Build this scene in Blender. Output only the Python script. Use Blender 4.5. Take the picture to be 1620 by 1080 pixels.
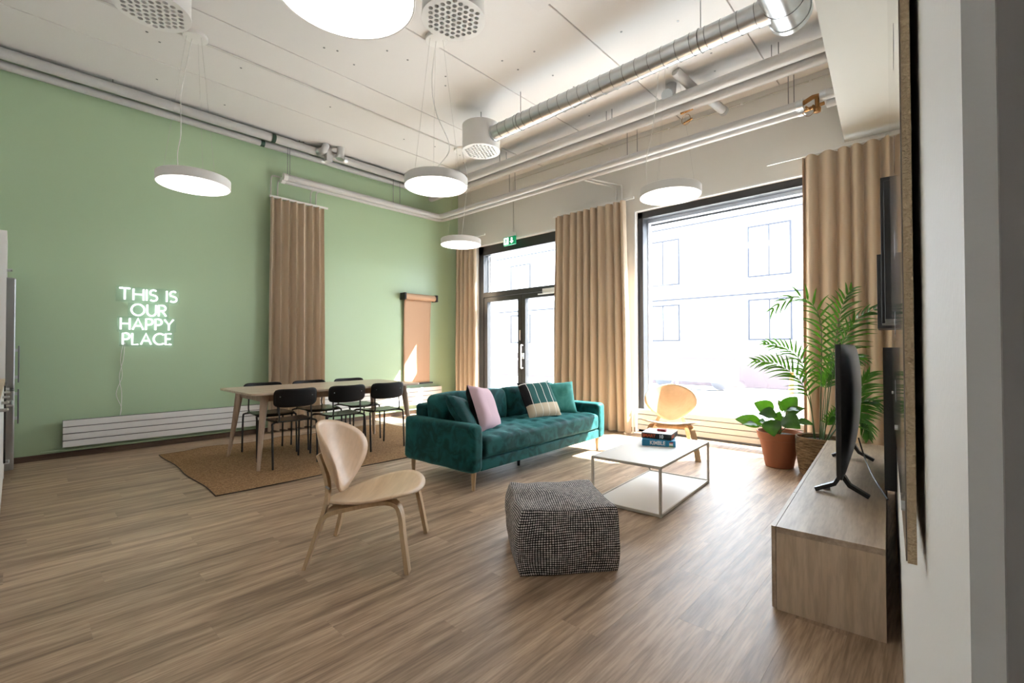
import bpy, bmesh, math, random
from mathutils import Vector, Matrix, Euler, noise
random.seed(7)
for o in list(bpy.data.objects): bpy.data.objects.remove(o)
C = bpy.context.scene.collection
sc = bpy.context.scene
PI = math.pi
V = Vector

# ------------------------------------------------------------------ camera
CAMX, CAMZ = 6.917, 1.165
YAW, PITCH, ROLL = .7484, .0145, -.002
cd = bpy.data.cameras.new('camera'); cam = bpy.data.objects.new('camera', cd); C.objects.link(cam)
cd.sensor_width = 36; cd.lens = 732/1620*36; cd.clip_start = .01; cd.clip_end = 300
_f = V((-math.sin(YAW), math.cos(YAW), 0)); _r = V((math.cos(YAW), math.sin(YAW), 0)); _u = V((0, 0, 1))
F_ = _f*math.cos(PITCH)+_u*math.sin(PITCH); U_ = _u*math.cos(PITCH)-_f*math.sin(PITCH)
R2 = _r*math.cos(ROLL)+U_*math.sin(ROLL); U2 = U_*math.cos(ROLL)-_r*math.sin(ROLL)
cam.matrix_world = Matrix(((R2.x, U2.x, -F_.x, CAMX), (R2.y, U2.y, -F_.y, 0), (R2.z, U2.z, -F_.z, CAMZ), (0, 0, 0, 1)))
sc.camera = cam

# ------------------------------------------------------------------ sky, sun, exposure
w = bpy.data.worlds.new('world'); sc.world = w; w.use_nodes = True
bg = w.node_tree.nodes['Background']; bg.inputs[0].default_value = (.86, .93, 1, 1); bg.inputs[1].default_value = 5.2
sd = V((-1, -1.20, -1.66)).normalized()
sl = bpy.data.lights.new('sun', 'SUN'); sl.energy = 19; sl.angle = .009; sl.color = (1, .95, .87)
so = bpy.data.objects.new('sun', sl); C.objects.link(so); so.rotation_euler = sd.to_track_quat('-Z', 'Y').to_euler(); so.location = (5, 12, 12)
for px, pz, pw, ph in ((1.55, 1.5, 1.9, 2.9), (5.0, 1.55, 2.5, 2.9)):      # light portals in the two glazed openings
    pl = bpy.data.lights.new('portal', 'AREA'); pl.shape = 'RECTANGLE'; pl.size = pw; pl.size_y = ph; pl.cycles.is_portal = True
    po = bpy.data.objects.new('portal', pl); C.objects.link(po); po.location = (px, 6.14, pz); po.rotation_euler = (-PI/2, 0, 0)
sc.view_settings.view_transform = 'Standard'; sc.view_settings.look = 'None'; sc.view_settings.gamma = 1
sc.view_settings.use_curve_mapping = False; sc.view_settings.exposure = 1.75

# ------------------------------------------------------------------ materials
def mat(name, col, rough=.5, metal=0, emit=None, es=0, spec=None, trans=0, sheen=0, bump=0, bscale=60, coat=0):
    m = bpy.data.materials.new(name); m.use_nodes = True; nt = m.node_tree; b = nt.nodes['Principled BSDF']
    b.inputs['Base Color'].default_value = (*col, 1); b.inputs['Roughness'].default_value = rough; b.inputs['Metallic'].default_value = metal
    if emit: b.inputs['Emission Color'].default_value = (*emit, 1); b.inputs['Emission Strength'].default_value = es
    if spec is not None: b.inputs['Specular IOR Level'].default_value = spec
    if trans: b.inputs['Transmission Weight'].default_value = trans
    if coat: b.inputs['Coat Weight'].default_value = coat
    if sheen: b.inputs['Sheen Weight'].default_value = sheen; b.inputs['Sheen Roughness'].default_value = .4; b.inputs['Sheen Tint'].default_value = (min(1, .12+col[0]*4), min(1, .25+col[1]*4), min(1, .25+col[2]*4), 1)
    if bump:
        tc = nt.nodes.new('ShaderNodeTexCoord'); n = nt.nodes.new('ShaderNodeTexNoise'); n.inputs['Scale'].default_value = bscale
        bp = nt.nodes.new('ShaderNodeBump'); bp.inputs['Strength'].default_value = bump; bp.inputs['Distance'].default_value = .01
        nt.links.new(tc.outputs['Object'], n.inputs['Vector']); nt.links.new(n.outputs[0], bp.inputs['Height']); nt.links.new(bp.outputs[0], b.inputs['Normal'])
    return m
def N(nt, t, **k):
    n = nt.nodes.new(t)
    for a, v in k.items(): setattr(n, a, v)
    return n
def ramp(nt, stops):
    r = N(nt, 'ShaderNodeValToRGB'); e = r.color_ramp.elements
    while len(e) < len(stops): e.new(.5)
    for i, (p, c) in enumerate(stops): e[i].position = p; e[i].color = (*c, 1)
    return r
def wood(name, c1, c2, c3, stretch=(14, 1, 14), scale=1.6, rough=.45, rnd=.0, streak=.35):
    m = mat(name, c2, rough); nt = m.node_tree; b = nt.nodes['Principled BSDF']; L = nt.links.new
    tc = N(nt, 'ShaderNodeTexCoord'); oi = N(nt, 'ShaderNodeObjectInfo'); mp = N(nt, 'ShaderNodeMapping'); mp.inputs['Scale'].default_value = stretch
    ad = N(nt, 'ShaderNodeVectorMath', operation='ADD'); ml = N(nt, 'ShaderNodeMath', operation='MULTIPLY'); ml.inputs[1].default_value = 37
    L(oi.outputs['Random'], ml.inputs[0]); L(tc.outputs['Object'], ad.inputs[0]); L(ml.outputs[0], ad.inputs[1]); L(ad.outputs[0], mp.inputs['Vector'])
    n1 = N(nt, 'ShaderNodeTexNoise'); n1.inputs['Scale'].default_value = scale; n1.inputs['Detail'].default_value = 6; n1.inputs['Distortion'].default_value = .6
    n2 = N(nt, 'ShaderNodeTexNoise'); n2.inputs['Scale'].default_value = scale*7; n2.inputs['Detail'].default_value = 3
    L(mp.outputs[0], n1.inputs['Vector']); L(mp.outputs[0], n2.inputs['Vector'])
    r = ramp(nt, [(.3, c1), (.5, c2), (.7, c3)]); L(n1.outputs[0], r.inputs[0])
    mx = N(nt, 'ShaderNodeMix', data_type='RGBA', blend_type='MULTIPLY'); mx.inputs[0].default_value = streak
    r2 = ramp(nt, [(.35, (.45, .42, .4)), (.6, (1, 1, 1))]); L(n2.outputs[0], r2.inputs[0])
    L(r.outputs[0], mx.inputs[6]); L(r2.outputs[0], mx.inputs[7])
    hs = N(nt, 'ShaderNodeHueSaturation'); mr = N(nt, 'ShaderNodeMapRange'); mr.inputs['To Min'].default_value = 1-rnd; mr.inputs['To Max'].default_value = 1+rnd
    L(oi.outputs['Random'], mr.inputs[0]); L(mr.outputs[0], hs.inputs['Value']); L(mx.outputs[2], hs.inputs['Color']); L(hs.outputs[0], b.inputs['Base Color'])
    bp = N(nt, 'ShaderNodeBump'); bp.inputs['Strength'].default_value = .12; bp.inputs['Distance'].default_value = .002
    L(n2.outputs[0], bp.inputs['Height']); L(bp.outputs[0], b.inputs['Normal'])
    return m
def fabric(name, col, transl=.0, col2=None, nscale=9, rough=.9, sheen=0, weave=.25, wscale=500):
    m = mat(name, col, rough, sheen=sheen); nt = m.node_tree; b = nt.nodes['Principled BSDF']; L = nt.links.new
    tc = N(nt, 'ShaderNodeTexCoord')
    b.inputs['Specular IOR Level'].default_value = .15
    if col2:
        n = N(nt, 'ShaderNodeTexNoise'); n.inputs['Scale'].default_value = nscale; n.inputs['Detail'].default_value = 4; n.inputs['Distortion'].default_value = 1.2
        r = ramp(nt, [(.4, col), (.62, col2)]); L(tc.outputs['Object'], n.inputs['Vector']); L(n.outputs[0], r.inputs[0]); L(r.outputs[0], b.inputs['Base Color'])
    wv = N(nt, 'ShaderNodeTexNoise'); wv.inputs['Scale'].default_value = wscale; L(tc.outputs['Object'], wv.inputs['Vector'])
    bp = N(nt, 'ShaderNodeBump'); bp.inputs['Strength'].default_value = weave; bp.inputs['Distance'].default_value = .003
    L(wv.outputs[0], bp.inputs['Height']); L(bp.outputs[0], b.inputs['Normal'])
    if transl:
        t = N(nt, 'ShaderNodeBsdfTranslucent'); t.inputs[0].default_value = (min(1, col[0]*1.5), col[1]*.9, col[2]*.45, 1)
        ms = N(nt, 'ShaderNodeMixShader'); ms.inputs[0].default_value = transl
        L(b.outputs[0], ms.inputs[1]); L(t.outputs[0], ms.inputs[2]); L(ms.outputs[0], nt.nodes['Material Output'].inputs[0])
    return m
def glass(name, tint=(1, 1, 1), refl=.06):
    m = bpy.data.materials.new(name); m.use_nodes = True; nt = m.node_tree; nt.nodes.clear(); L = nt.links.new
    o = N(nt, 'ShaderNodeOutputMaterial'); t = N(nt, 'ShaderNodeBsdfTransparent'); t.inputs[0].default_value = (*tint, 1)
    g = N(nt, 'ShaderNodeBsdfGlossy'); g.inputs['Roughness'].default_value = .02
    lw = N(nt, 'ShaderNodeLayerWeight'); lw.inputs[0].default_value = .5; pw = N(nt, 'ShaderNodeMath', operation='POWER'); pw.inputs[1].default_value = 4
    fr = N(nt, 'ShaderNodeMath', operation='MULTIPLY_ADD'); fr.inputs[1].default_value = .6; fr.inputs[2].default_value = .04; ms = N(nt, 'ShaderNodeMixShader')
    L(lw.outputs['Facing'], pw.inputs[0]); L(pw.outputs[0], fr.inputs[0]); L(fr.outputs[0], ms.inputs[0]); L(t.outputs[0], ms.inputs[1]); L(g.outputs[0], ms.inputs[2]); L(ms.outputs[0], o.inputs[0])
    return m
def leafmat(name, c, c2, tl=.35):
    m = mat(name, c, .35); nt = m.node_tree; b = nt.nodes['Principled BSDF']; L = nt.links.new
    tc = N(nt, 'ShaderNodeTexCoord'); n = N(nt, 'ShaderNodeTexNoise'); n.inputs['Scale'].default_value = 12; r = ramp(nt, [(.35, c), (.65, c2)])
    L(tc.outputs['Object'], n.inputs['Vector']); L(n.outputs[0], r.inputs[0]); L(r.outputs[0], b.inputs['Base Color'])
    t = N(nt, 'ShaderNodeBsdfTranslucent'); t.inputs[0].default_value = (min(1, c2[0]*3.2), min(1, c2[1]*2.6), c2[2]*.6, 1)
    ms = N(nt, 'ShaderNodeMixShader'); ms.inputs[0].default_value = tl
    L(b.outputs[0], ms.inputs[1]); L(t.outputs[0], ms.inputs[2]); L(ms.outputs[0], nt.nodes['Material Output'].inputs[0])
    return m

M = {}
M['green'] = mat('green_wall_paint', (.435, .580, .375), .36, spec=.6, bump=.02, bscale=60)
M['white_wall'] = mat('white_wall_paint', (.80, .785, .75), .7, bump=.05, bscale=120)
M['ceiling'] = mat('ceiling_paint', (.76, .735, .715), .8, bump=.08, bscale=40)
M['white'] = mat('white_lacquer', (.78, .77, .75), .4)
M['white_metal'] = mat('white_metal', (.80, .79, .77), .35)
M['reveal'] = mat('white_reveal', (.85, .85, .85), .6)
M['plank'] = wood('floor_vinyl_oak', (.245, .158, .100), (.450, .310, .202), (.600, .435, .300), (15, .9, 15), 1.2, .44, .09, .55)
M['oak'] = wood('white_stained_oak', (.42, .30, .185), (.52, .385, .245), (.60, .46, .31), (12, 1.2, 12), 1.5, .42, .03, .25)
M['shell'] = wood('light_oak_veneer', (.66, .455, .285), (.73, .52, .34), (.79, .585, .40), (10, 1.2, 3), 1.2, .38, .03, .10)
M['birch'] = wood('birch_frame', (.52, .35, .19), (.60, .42, .24), (.67, .48, .29), (12, 12, 1.2), 1.4, .4, .02, .2)
M['table_wood'] = wood('pale_ash', (.44, .33, .24), (.54, .42, .32), (.62, .50, .39), (12, 1.1, 12), 1.5, .32, .02, .2)
M['table_leg'] = wood('pale_ash_leg', (.42, .30, .21), (.50, .37, .27), (.58, .45, .34), (12, 12, 1.1), 1.5, .4, .02, .2)
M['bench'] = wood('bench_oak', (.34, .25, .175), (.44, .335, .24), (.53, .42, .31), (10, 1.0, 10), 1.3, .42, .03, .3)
M['bench_v'] = wood('bench_oak_upright_lit', (.50, .365, .245), (.60, .455, .32), (.68, .54, .40), (9, 9, 1.1), 1.2, .42, .04, .3)  # lighter copy of the bench oak; missing fill light put into the colour
M['baseboard'] = wood('brown_baseboard', (.10, .06, .04), (.14, .09, .06), (.18, .12, .08), (8, 1, 8), 1.5, .5)
M['black'] = mat('black_powder_coat', (.012, .012, .013), .45)
M['black_seat'] = mat('black_gloss_plywood', (.010, .010, .010), .24)
M['black_back'] = mat('black_satin_plywood', (.007, .006, .006), .5, spec=.25)
M['dark_frame'] = mat('anthracite_aluminium', (.028, .029, .032), .4)
M['grey_frame'] = mat('outer_grey_aluminium', (.55, .57, .64), .45)
M['curtain'] = fabric('beige_curtain', (.60, .485, .365), .010)
M['curtain_rail'] = mat('white_rail', (.80, .79, .77), .4)
M['velvet'] = fabric('teal_velvet', (.003, .040, .042), col2=(.011, .100, .098), nscale=8, rough=.6, sheen=.75, weave=.2, wscale=220)
M['velvet_dark'] = fabric('teal_velvet_dark', (.005, .040, .041), col2=(.008, .065, .065), nscale=8, rough=.65, sheen=.45)
M['velvet_light'] = fabric('teal_velvet_light', (.055, .27, .235), col2=(.085, .34, .30), nscale=8, rough=.6, sheen=.8)
M['pink'] = fabric('pink_cotton', (.72, .52, .58), rough=.9)
M['black_cloth'] = fabric('black_cloth', (.010, .010, .011), rough=.9)
M['jute'] = fabric('jute', (.20, .108, .050), col2=(.38, .230, .115), nscale=70, rough=1, weave=.9, wscale=260)
M['jute_edge'] = mat('rug_binding', (.05, .035, .025), .9)
M['steel'] = mat('galvanised_steel', (.62, .64, .65), .28, 1)
M['steel_dark'] = mat('duct_seam', (.25, .26, .27), .4, 1)
M['pipe'] = mat('grey_pipe_sleeve', (.56, .55, .54), .38)
M['pipe_green'] = mat('painted_conduit', (.62, .60, .56), .45)
M['brass'] = mat('aged_brass', (.33, .17, .06), .4, .8)
M['rod'] = mat('threaded_rod', (.30, .30, .30), .45, .9)
M['lamp'] = mat('pendant_rim', (.80, .785, .76), .45)
M['lamp_face'] = mat('pendant_diffuser', (.9, .9, .88), .4, emit=(1, .95, .88), es=1.7)
M['cord'] = mat('white_cord', (.82, .81, .78), .5)
M['wire'] = mat('thin_wire', (.55, .54, .52), .4, .6)
M['hole'] = mat('nozzle_shade', (.010, .009, .008), .9)  # for the nozzle caps; shade of the drum's inside painted black
M['neon'] = mat('neon_tube', (.9, .95, 1), .4, emit=(.93, .95, 1), es=.85)
M['acrylic'] = glass('clear_acrylic', (.93, .96, .96))
M['glass'] = glass('window_glass', (.95, .97, .98))
M['terracotta'] = mat('terracotta', (.36, .125, .058), .75, bump=.25, bscale=30)
M['soil'] = mat('soil', (.022, .014, .009), 1, bump=1, bscale=90)
M['stem'] = mat('palm_stem', (.055, .11, .025), .5)
M['palm'] = leafmat('palm_leaf', (.011, .054, .009), (.032, .115, .015), .22)
M['fig'] = leafmat('fig_leaf', (.008, .042, .010), (.030, .11, .016), .26)
M['tv'] = mat('tv_plastic', (.010, .010, .011), .38)
M['screen'] = mat('tv_screen', (.006, .006, .008), .12)
M['inox'] = mat('fridge_steel', (.38, .39, .39), .3, .85)
M['inox_dark'] = mat('oven_black_glass', (.02, .018, .018), .12)
M['kraft'] = mat('kraft_paper', (.56, .36, .235), .8, bump=.12, bscale=9)
M['green_sign'] = mat('exit_green', (.0, .25, .10), .5, emit=(0, .45, .18), es=.10)
M['sign_white'] = mat('exit_white', (.85, .9, .88), .5, emit=(.9, 1, .95), es=.5)
M['table_white'] = mat('powder_coated_white', (.84, .83, .80), .4)
M['table_edge'] = mat('powder_coated_grey_beige', (.60, .56, .49), .45)
M['box_black'] = mat('box_black', (.012, .012, .014), .5)
M['box_blue'] = mat('box_blue', (.02, .25, .46), .5)
M['box_lid'] = mat('box_lid_white', (.80, .78, .79), .5)
M['orange_ink'] = mat('orange_ink', (.62, .10, .02), .6)
M['white_ink'] = mat('white_ink', (.85, .85, .85), .6)
M['red'] = mat('red_card', (.33, .02, .03), .5)
M['yellow_green'] = mat('green_print', (.12, .35, .04), .6)
M['cork'] = mat('board_core', (.62, .47, .30), .9, bump=.8, bscale=160)
M['board'] = mat('glossy_board', (.23, .19, .155), .07, coat=.6)
M['facade'] = mat('pale_facade', (.80, .80, .82), .8, bump=.2, bscale=3)
M['facade_line'] = mat('facade_trim', (.032, .034, .045), .8)
M['far_glass'] = mat('far_window_glass', (.20, .22, .27), .15)
M['pavement'] = mat('pavement', (.40, .40, .40), .9, bump=.2, bscale=5)
M['redwall'] = mat('reddish_stone', (.12, .092, .098), .9)
M['rail_white'] = mat('white_railing', (.75, .75, .75), .5)
M['orange'] = mat('orange_marker', (.60, .20, .05), .7)
M['green_dark'] = mat('dark_green_tape', (.02, .06, .04), .6)
M['soffit'] = mat('soffit_paint', (.56, .56, .52), .7)
M['core'] = mat('radiator_gap_shade', (.16, .155, .15), .6)  # dark colour paints in the shade of the gaps between panels
M['hall'] = mat('hall_paint', (.36, .34, .32), .7)
def basket_mat():
    m = mat('seagrass', (.3, .19, .1), .85); nt = m.node_tree; b = nt.nodes['Principled BSDF']; L = nt.links.new
    tc = N(nt, 'ShaderNodeTexCoord'); mp = N(nt, 'ShaderNodeMapping'); mp.inputs['Scale'].default_value = (9, 9, 55)
    n = N(nt, 'ShaderNodeTexNoise'); n.inputs['Scale'].default_value = 1.6; n.inputs['Detail'].default_value = 5
    r = ramp(nt, [(.3, (.10, .055, .025)), (.5, (.25, .155, .08)), (.7, (.40, .27, .15))])
    L(tc.outputs['Object'], mp.inputs[0]); L(mp.outputs[0], n.inputs[0]); L(n.outputs[0], r.inputs[0]); L(r.outputs[0], b.inputs[0])
    return m
M['basket'] = basket_mat()
def pouf_mat():
    m = mat('black_white_weave', (.02, .02, .02), .95); nt = m.node_tree; b = nt.nodes['Principled BSDF']; L = nt.links.new
    tc = N(nt, 'ShaderNodeTexCoord'); nz = N(nt, 'ShaderNodeTexNoise'); nz.inputs['Scale'].default_value = 6
    sb = N(nt, 'ShaderNodeVectorMath', operation='SUBTRACT'); sb.inputs[1].default_value = (.5, .5, .5)
    sc_ = N(nt, 'ShaderNodeVectorMath', operation='SCALE'); sc_.inputs['Scale'].default_value = .012
    ad = N(nt, 'ShaderNodeVectorMath', operation='ADD')
    L(tc.outputs['UV'], nz.inputs[0]); L(nz.outputs['Color'], sb.inputs[0]); L(sb.outputs[0], sc_.inputs[0]); L(tc.outputs['UV'], ad.inputs[0]); L(sc_.outputs[0], ad.inputs[1])
    fr = N(nt, 'ShaderNodeVectorMath', operation='MULTIPLY'); fr.inputs[1].default_value = (84, 84, 1); L(ad.outputs[0], fr.inputs[0])
    f2 = N(nt, 'ShaderNodeVectorMath', operation='FRACTION'); L(fr.outputs[0], f2.inputs[0])
    s2 = N(nt, 'ShaderNodeVectorMath', operation='SUBTRACT'); s2.inputs[1].default_value = (.5, .5, 0); L(f2.outputs[0], s2.inputs[0])
    m2 = N(nt, 'ShaderNodeVectorMath', operation='MULTIPLY'); m2.inputs[1].default_value = (1, 1.15, 0); L(s2.outputs[0], m2.inputs[0])
    ln = N(nt, 'ShaderNodeVectorMath', operation='LENGTH'); L(m2.outputs[0], ln.inputs[0])
    fl = N(nt, 'ShaderNodeVectorMath', operation='FLOOR'); L(fr.outputs[0], fl.inputs[0])
    wn = N(nt, 'ShaderNodeTexWhiteNoise', noise_dimensions='2D'); L(fl.outputs[0], wn.inputs[0])
    th = N(nt, 'ShaderNodeMapRange'); th.inputs['To Min'].default_value = .30; th.inputs['To Max'].default_value = .43; L(wn.outputs['Value'], th.inputs[0])
    lt = N(nt, 'ShaderNodeMath', operation='LESS_THAN'); L(ln.outputs['Value'], lt.inputs[0]); L(th.outputs[0], lt.inputs[1])
    mx = N(nt, 'ShaderNodeMix', data_type='RGBA'); mx.inputs[6].default_value = (.012, .011, .013, 1); mx.inputs[7].default_value = (.72, .67, .65, 1)
    L(lt.outputs[0], mx.inputs[0]); L(mx.outputs[2], b.inputs['Base Color'])
    bp = N(nt, 'ShaderNodeBump'); bp.inputs['Strength'].default_value = .5; bp.inputs['Distance'].default_value = .003; L(lt.outputs[0], bp.inputs['Height']); L(bp.outputs[0], b.inputs['Normal'])
    return m
M['pouf'] = pouf_mat()
def stripe_mat():
    # printed cushion cover in cushion coordinates: x across, z up; dark green above, sand below, thin white lines, first panel black
    m = mat('striped_cushion', (.02, .1, .09), .9); nt = m.node_tree; b = nt.nodes['Principled BSDF']; L = nt.links.new
    tc = N(nt, 'ShaderNodeTexCoord'); sp = N(nt, 'ShaderNodeSeparateXYZ'); L(tc.outputs['Object'], sp.inputs[0])
    def M2(op, a, bb):
        n = N(nt, 'ShaderNodeMath', operation=op)
        for i, q in enumerate((a, bb)):
            if hasattr(q, 'links'): L(q, n.inputs[i])
            else: n.inputs[i].default_value = q
        return n.outputs[0]
    def mix(fac, c1, c2):
        n = N(nt, 'ShaderNodeMix', data_type='RGBA'); L(fac, n.inputs[0])
        for i, c in ((6, c1), (7, c2)):
            if isinstance(c, tuple): n.inputs[i].default_value = (*c, 1)
            else: L(c, n.inputs[i])
        return n.outputs[2]
    top = mix(M2('LESS_THAN', sp.outputs[0], -.135), (.016, .105, .098), (.010, .010, .012))
    c = mix(M2('LESS_THAN', sp.outputs[2], -.07), top, (.62, .52, .37))
    fx = N(nt, 'ShaderNodeMath', operation='FRACT'); L(M2('MULTIPLY', M2('ADD', sp.outputs[0], .235), 1/.09), fx.inputs[0])
    ln = M2('LESS_THAN', fx.outputs[0], .075)
    hz = M2('MULTIPLY', M2('GREATER_THAN', sp.outputs[2], .172), M2('LESS_THAN', sp.outputs[2], .182))
    c = mix(M2('MAXIMUM', ln, hz), c, (.80, .78, .74)); L(c, b.inputs['Base Color'])
    return m
M['stripe'] = stripe_mat()

# ------------------------------------------------------------------ mesh helpers
class MB:
    def __init__(s): s.v = []; s.f = []; s.uv = None; s.mi = []
    def add(s, vs, fs, mi=0):
        o = len(s.v); s.v += [tuple(v) for v in vs]; s.f += [tuple(i+o for i in f) for f in fs]; s.mi += [mi]*len(fs); return s
    def box(s, x0, x1, y0, y1, z0, z1, mi=0):
        x0, x1 = min(x0, x1), max(x0, x1); y0, y1 = min(y0, y1), max(y0, y1); z0, z1 = min(z0, z1), max(z0, z1)
        return s.add([(x0, y0, z0), (x1, y0, z0), (x1, y1, z0), (x0, y1, z0), (x0, y0, z1), (x1, y0, z1), (x1, y1, z1), (x0, y1, z1)],
                     [(0, 3, 2, 1), (4, 5, 6, 7), (0, 1, 5, 4), (1, 2, 6, 5), (2, 3, 7, 6), (3, 0, 4, 7)], mi)
    def tube(s, pts, r, n=10, cap=True, flat=None, mi=0):
        pts = [V(p) for p in pts]; k = len(pts); rr = r if isinstance(r, (list, tuple)) else [r]*k
        t0 = (pts[1]-pts[0]).normalized(); a = t0.orthogonal().normalized()
        if abs(t0.z) < .95: a = (V((0, 0, 1))-t0*t0.z).normalized()
        vs = []
        for i, p in enumerate(pts):
            t = ((pts[min(i+1, k-1)]-pts[max(i-1, 0)])).normalized()
            a = (a-t*a.dot(t)).normalized(); b = t.cross(a)
            for j in range(n):
                th = 2*PI*j/n; ca, sa = math.cos(th), math.sin(th)
                if flat: ca *= flat[0]; sa *= flat[1]
                vs.append(p+a*(rr[i]*ca)+b*(rr[i]*sa))
        fs = [(i*n+j, i*n+(j+1) % n, (i+1)*n+(j+1) % n, (i+1)*n+j) for i in range(k-1) for j in range(n)]
        if cap: fs += [tuple(reversed(range(n))), tuple((k-1)*n+j for j in range(n))]
        return s.add(vs, fs, mi)
    def bar(s, pts, wd, th, side, mi=0):
        # flat bar of width wd along vector side, thickness th, following pts
        pts = [V(p) for p in pts]; k = len(pts); vs = []; sv = V(side).normalized()
        ww = wd if isinstance(wd, (list, tuple)) else [wd]*k
        for i, p in enumerate(pts):
            t = (pts[min(i+1, k-1)]-pts[max(i-1, 0)]).normalized(); u = sv; n_ = t.cross(u).normalized()
            for a, b in ((-1, -1), (1, -1), (1, 1), (-1, 1)): vs.append(p+u*(a*ww[i]/2)+n_*(b*th/2))
        fs = [(i*4+j, i*4+(j+1) % 4, (i+1)*4+(j+1) % 4, (i+1)*4+j) for i in range(k-1) for j in range(4)]+[(3, 2, 1, 0), tuple((k-1)*4+j for j in range(4))]
        return s.add(vs, fs, mi)
    def lathe(s, prof, n=32, c=(0, 0), cap0=False, cap1=False, mi=0):
        vs = [(c[0]+r*math.cos(2*PI*j/n), c[1]+r*math.sin(2*PI*j/n), z) for r, z in prof for j in range(n)]; k = len(prof)
        fs = [(i*n+j, i*n+(j+1) % n, (i+1)*n+(j+1) % n, (i+1)*n+j) for i in range(k-1) for j in range(n)]
        if cap0: fs.append(tuple(reversed(range(n))))
        if cap1: fs.append(tuple((k-1)*n+j for j in range(n)))
        return s.add(vs, fs, mi)
    def grid(s, P, nu, nv, closed_u=False, mi=0, flip=False):
        vs = [P(i/nu, j/nv) for j in range(nv+1) for i in range(nu+1)]; W = nu+1
        fs = [(j*W+i, j*W+i+1, (j+1)*W+i+1, (j+1)*W+i) for j in range(nv) for i in range(nu)]
        if flip: fs = [tuple(reversed(f)) for f in fs]
        return s.add(vs, fs, mi)
    def prism(s, poly, z0, z1, mi=0):
        n = len(poly); vs = [(x, y, z0) for x, y in poly]+[(x, y, z1) for x, y in poly]
        return s.add(vs, [tuple(reversed(range(n))), tuple(range(n, 2*n))]+[(i, (i+1) % n, n+(i+1) % n, n+i) for i in range(n)], mi)
    def xf(s, m):
        s.v = [tuple(m @ V(v)) for v in s.v]; return s
    def build(s, name, m, parent=None, loc=None, bevel=0, smooth=35, sub=0, seg=2, rot=None, label=None):
        me = bpy.data.meshes.new(name); me.from_pydata([tuple(v) for v in s.v], [], s.f)
        for q in (m if isinstance(m, (list, tuple)) else [m]): me.materials.append(q)
        if len(me.materials) > 1: me.polygons.foreach_set('material_index', s.mi)
        me.validate(); me.update()
        if smooth: me.shade_smooth(); me.set_sharp_from_angle(angle=math.radians(smooth))
        o = bpy.data.objects.new(name, me); C.objects.link(o)
        if parent: o.parent = parent
        if loc is not None: o.location = loc
        if rot is not None: o.rotation_euler = rot
        if bevel:
            b = o.modifiers.new('bevel', 'BEVEL'); b.width = bevel; b.segments = seg; b.limit_method = 'ANGLE'; b.angle_limit = .6; b.harden_normals = True
        if sub:
            b = o.modifiers.new('sub', 'SUBSURF'); b.levels = sub; b.render_levels = sub
        if label: o['label'] = label
        return o
def box(x0, x1, y0, y1, z0, z1): return MB().box(x0, x1, y0, y1, z0, z1)
def tag(o, label, cat, group=None):
    o['label'] = label; o['category'] = cat
    if group: o['group'] = group
    return o
def thing(name, label, cat, loc=(0, 0, 0), rotz=0, group=None):
    o = bpy.data.objects.new(name, None); C.objects.link(o); o.empty_display_size = .1
    o.location = loc; o.rotation_euler = (0, 0, rotz); return tag(o, label, cat, group)
def struct(o): o['kind'] = 'structure'; return o
def dup(root, loc, rotz, label, group=None):
    def cp(o, par):
        c = o.copy(); C.objects.link(c)
        if par: c.parent = par
        for ch in list(o.children): cp(ch, c)
        return c
    r = cp(root, None); r.location = loc; r.rotation_euler = (0, 0, rotz); r['label'] = label
    if group: r['group'] = group
    return r
def rbox(sx, sy, sz, r, n=6, f=None, power=1):
    """rounded box centred at origin, subdivided faces, optional displacement f(p, nrm)->p"""
    mb = MB(); seen = {}; vs = []; fs = []
    def add(p):
        k = (round(p[0], 5), round(p[1], 5), round(p[2], 5))
        if k in seen: return seen[k]
        h = V((sx/2, sy/2, sz/2)); q = V((p[0]*h.x, p[1]*h.y, p[2]*h.z))
        inner = V([max(-(h[i]-r), min(h[i]-r, q[i])) for i in range(3)]); d = q-inner
        if d.length > 1e-9:
            nr = d.normalized(); q = inner+nr*min(r, 1e9)
        else: nr = V((0, 0, 1))
        q2 = f(q, nr) if f else q
        seen[k] = len(vs); vs.append(tuple(q2)); return seen[k]
    def lin(half):
        # parameter values denser near the edges
        e = r/half; e = min(e, .9); a = [-1, -1+e*.3, -1+e*.65, -1+e]
        m_ = [(-1+e)+(2-2*e)*i/n for i in range(1, n)]
        return a+m_+[1-e, 1-e*.65, 1-e*.3, 1]
    for ax in range(3):
        b, c = (ax+1) % 3, (ax+2) % 3; hb = (sx, sy, sz)[b]/2; hc = (sx, sy, sz)[c]/2
        lb, lc = lin(hb), lin(hc)
        for sgn in (-1, 1):
            g = []
            for y in lc:
                row = []
                for x in lb:
                    p = [0, 0, 0]; p[ax] = sgn; p[b] = x; p[c] = y; row.append(add(p))
                g.append(row)
            for j in range(len(lc)-1):
                for i in range(len(lb)-1):
                    q = (g[j][i], g[j][i+1], g[j+1][i+1], g[j+1][i]); fs.append(q if sgn > 0 else tuple(reversed(q)))
    mb.add(vs, fs); return mb
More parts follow.
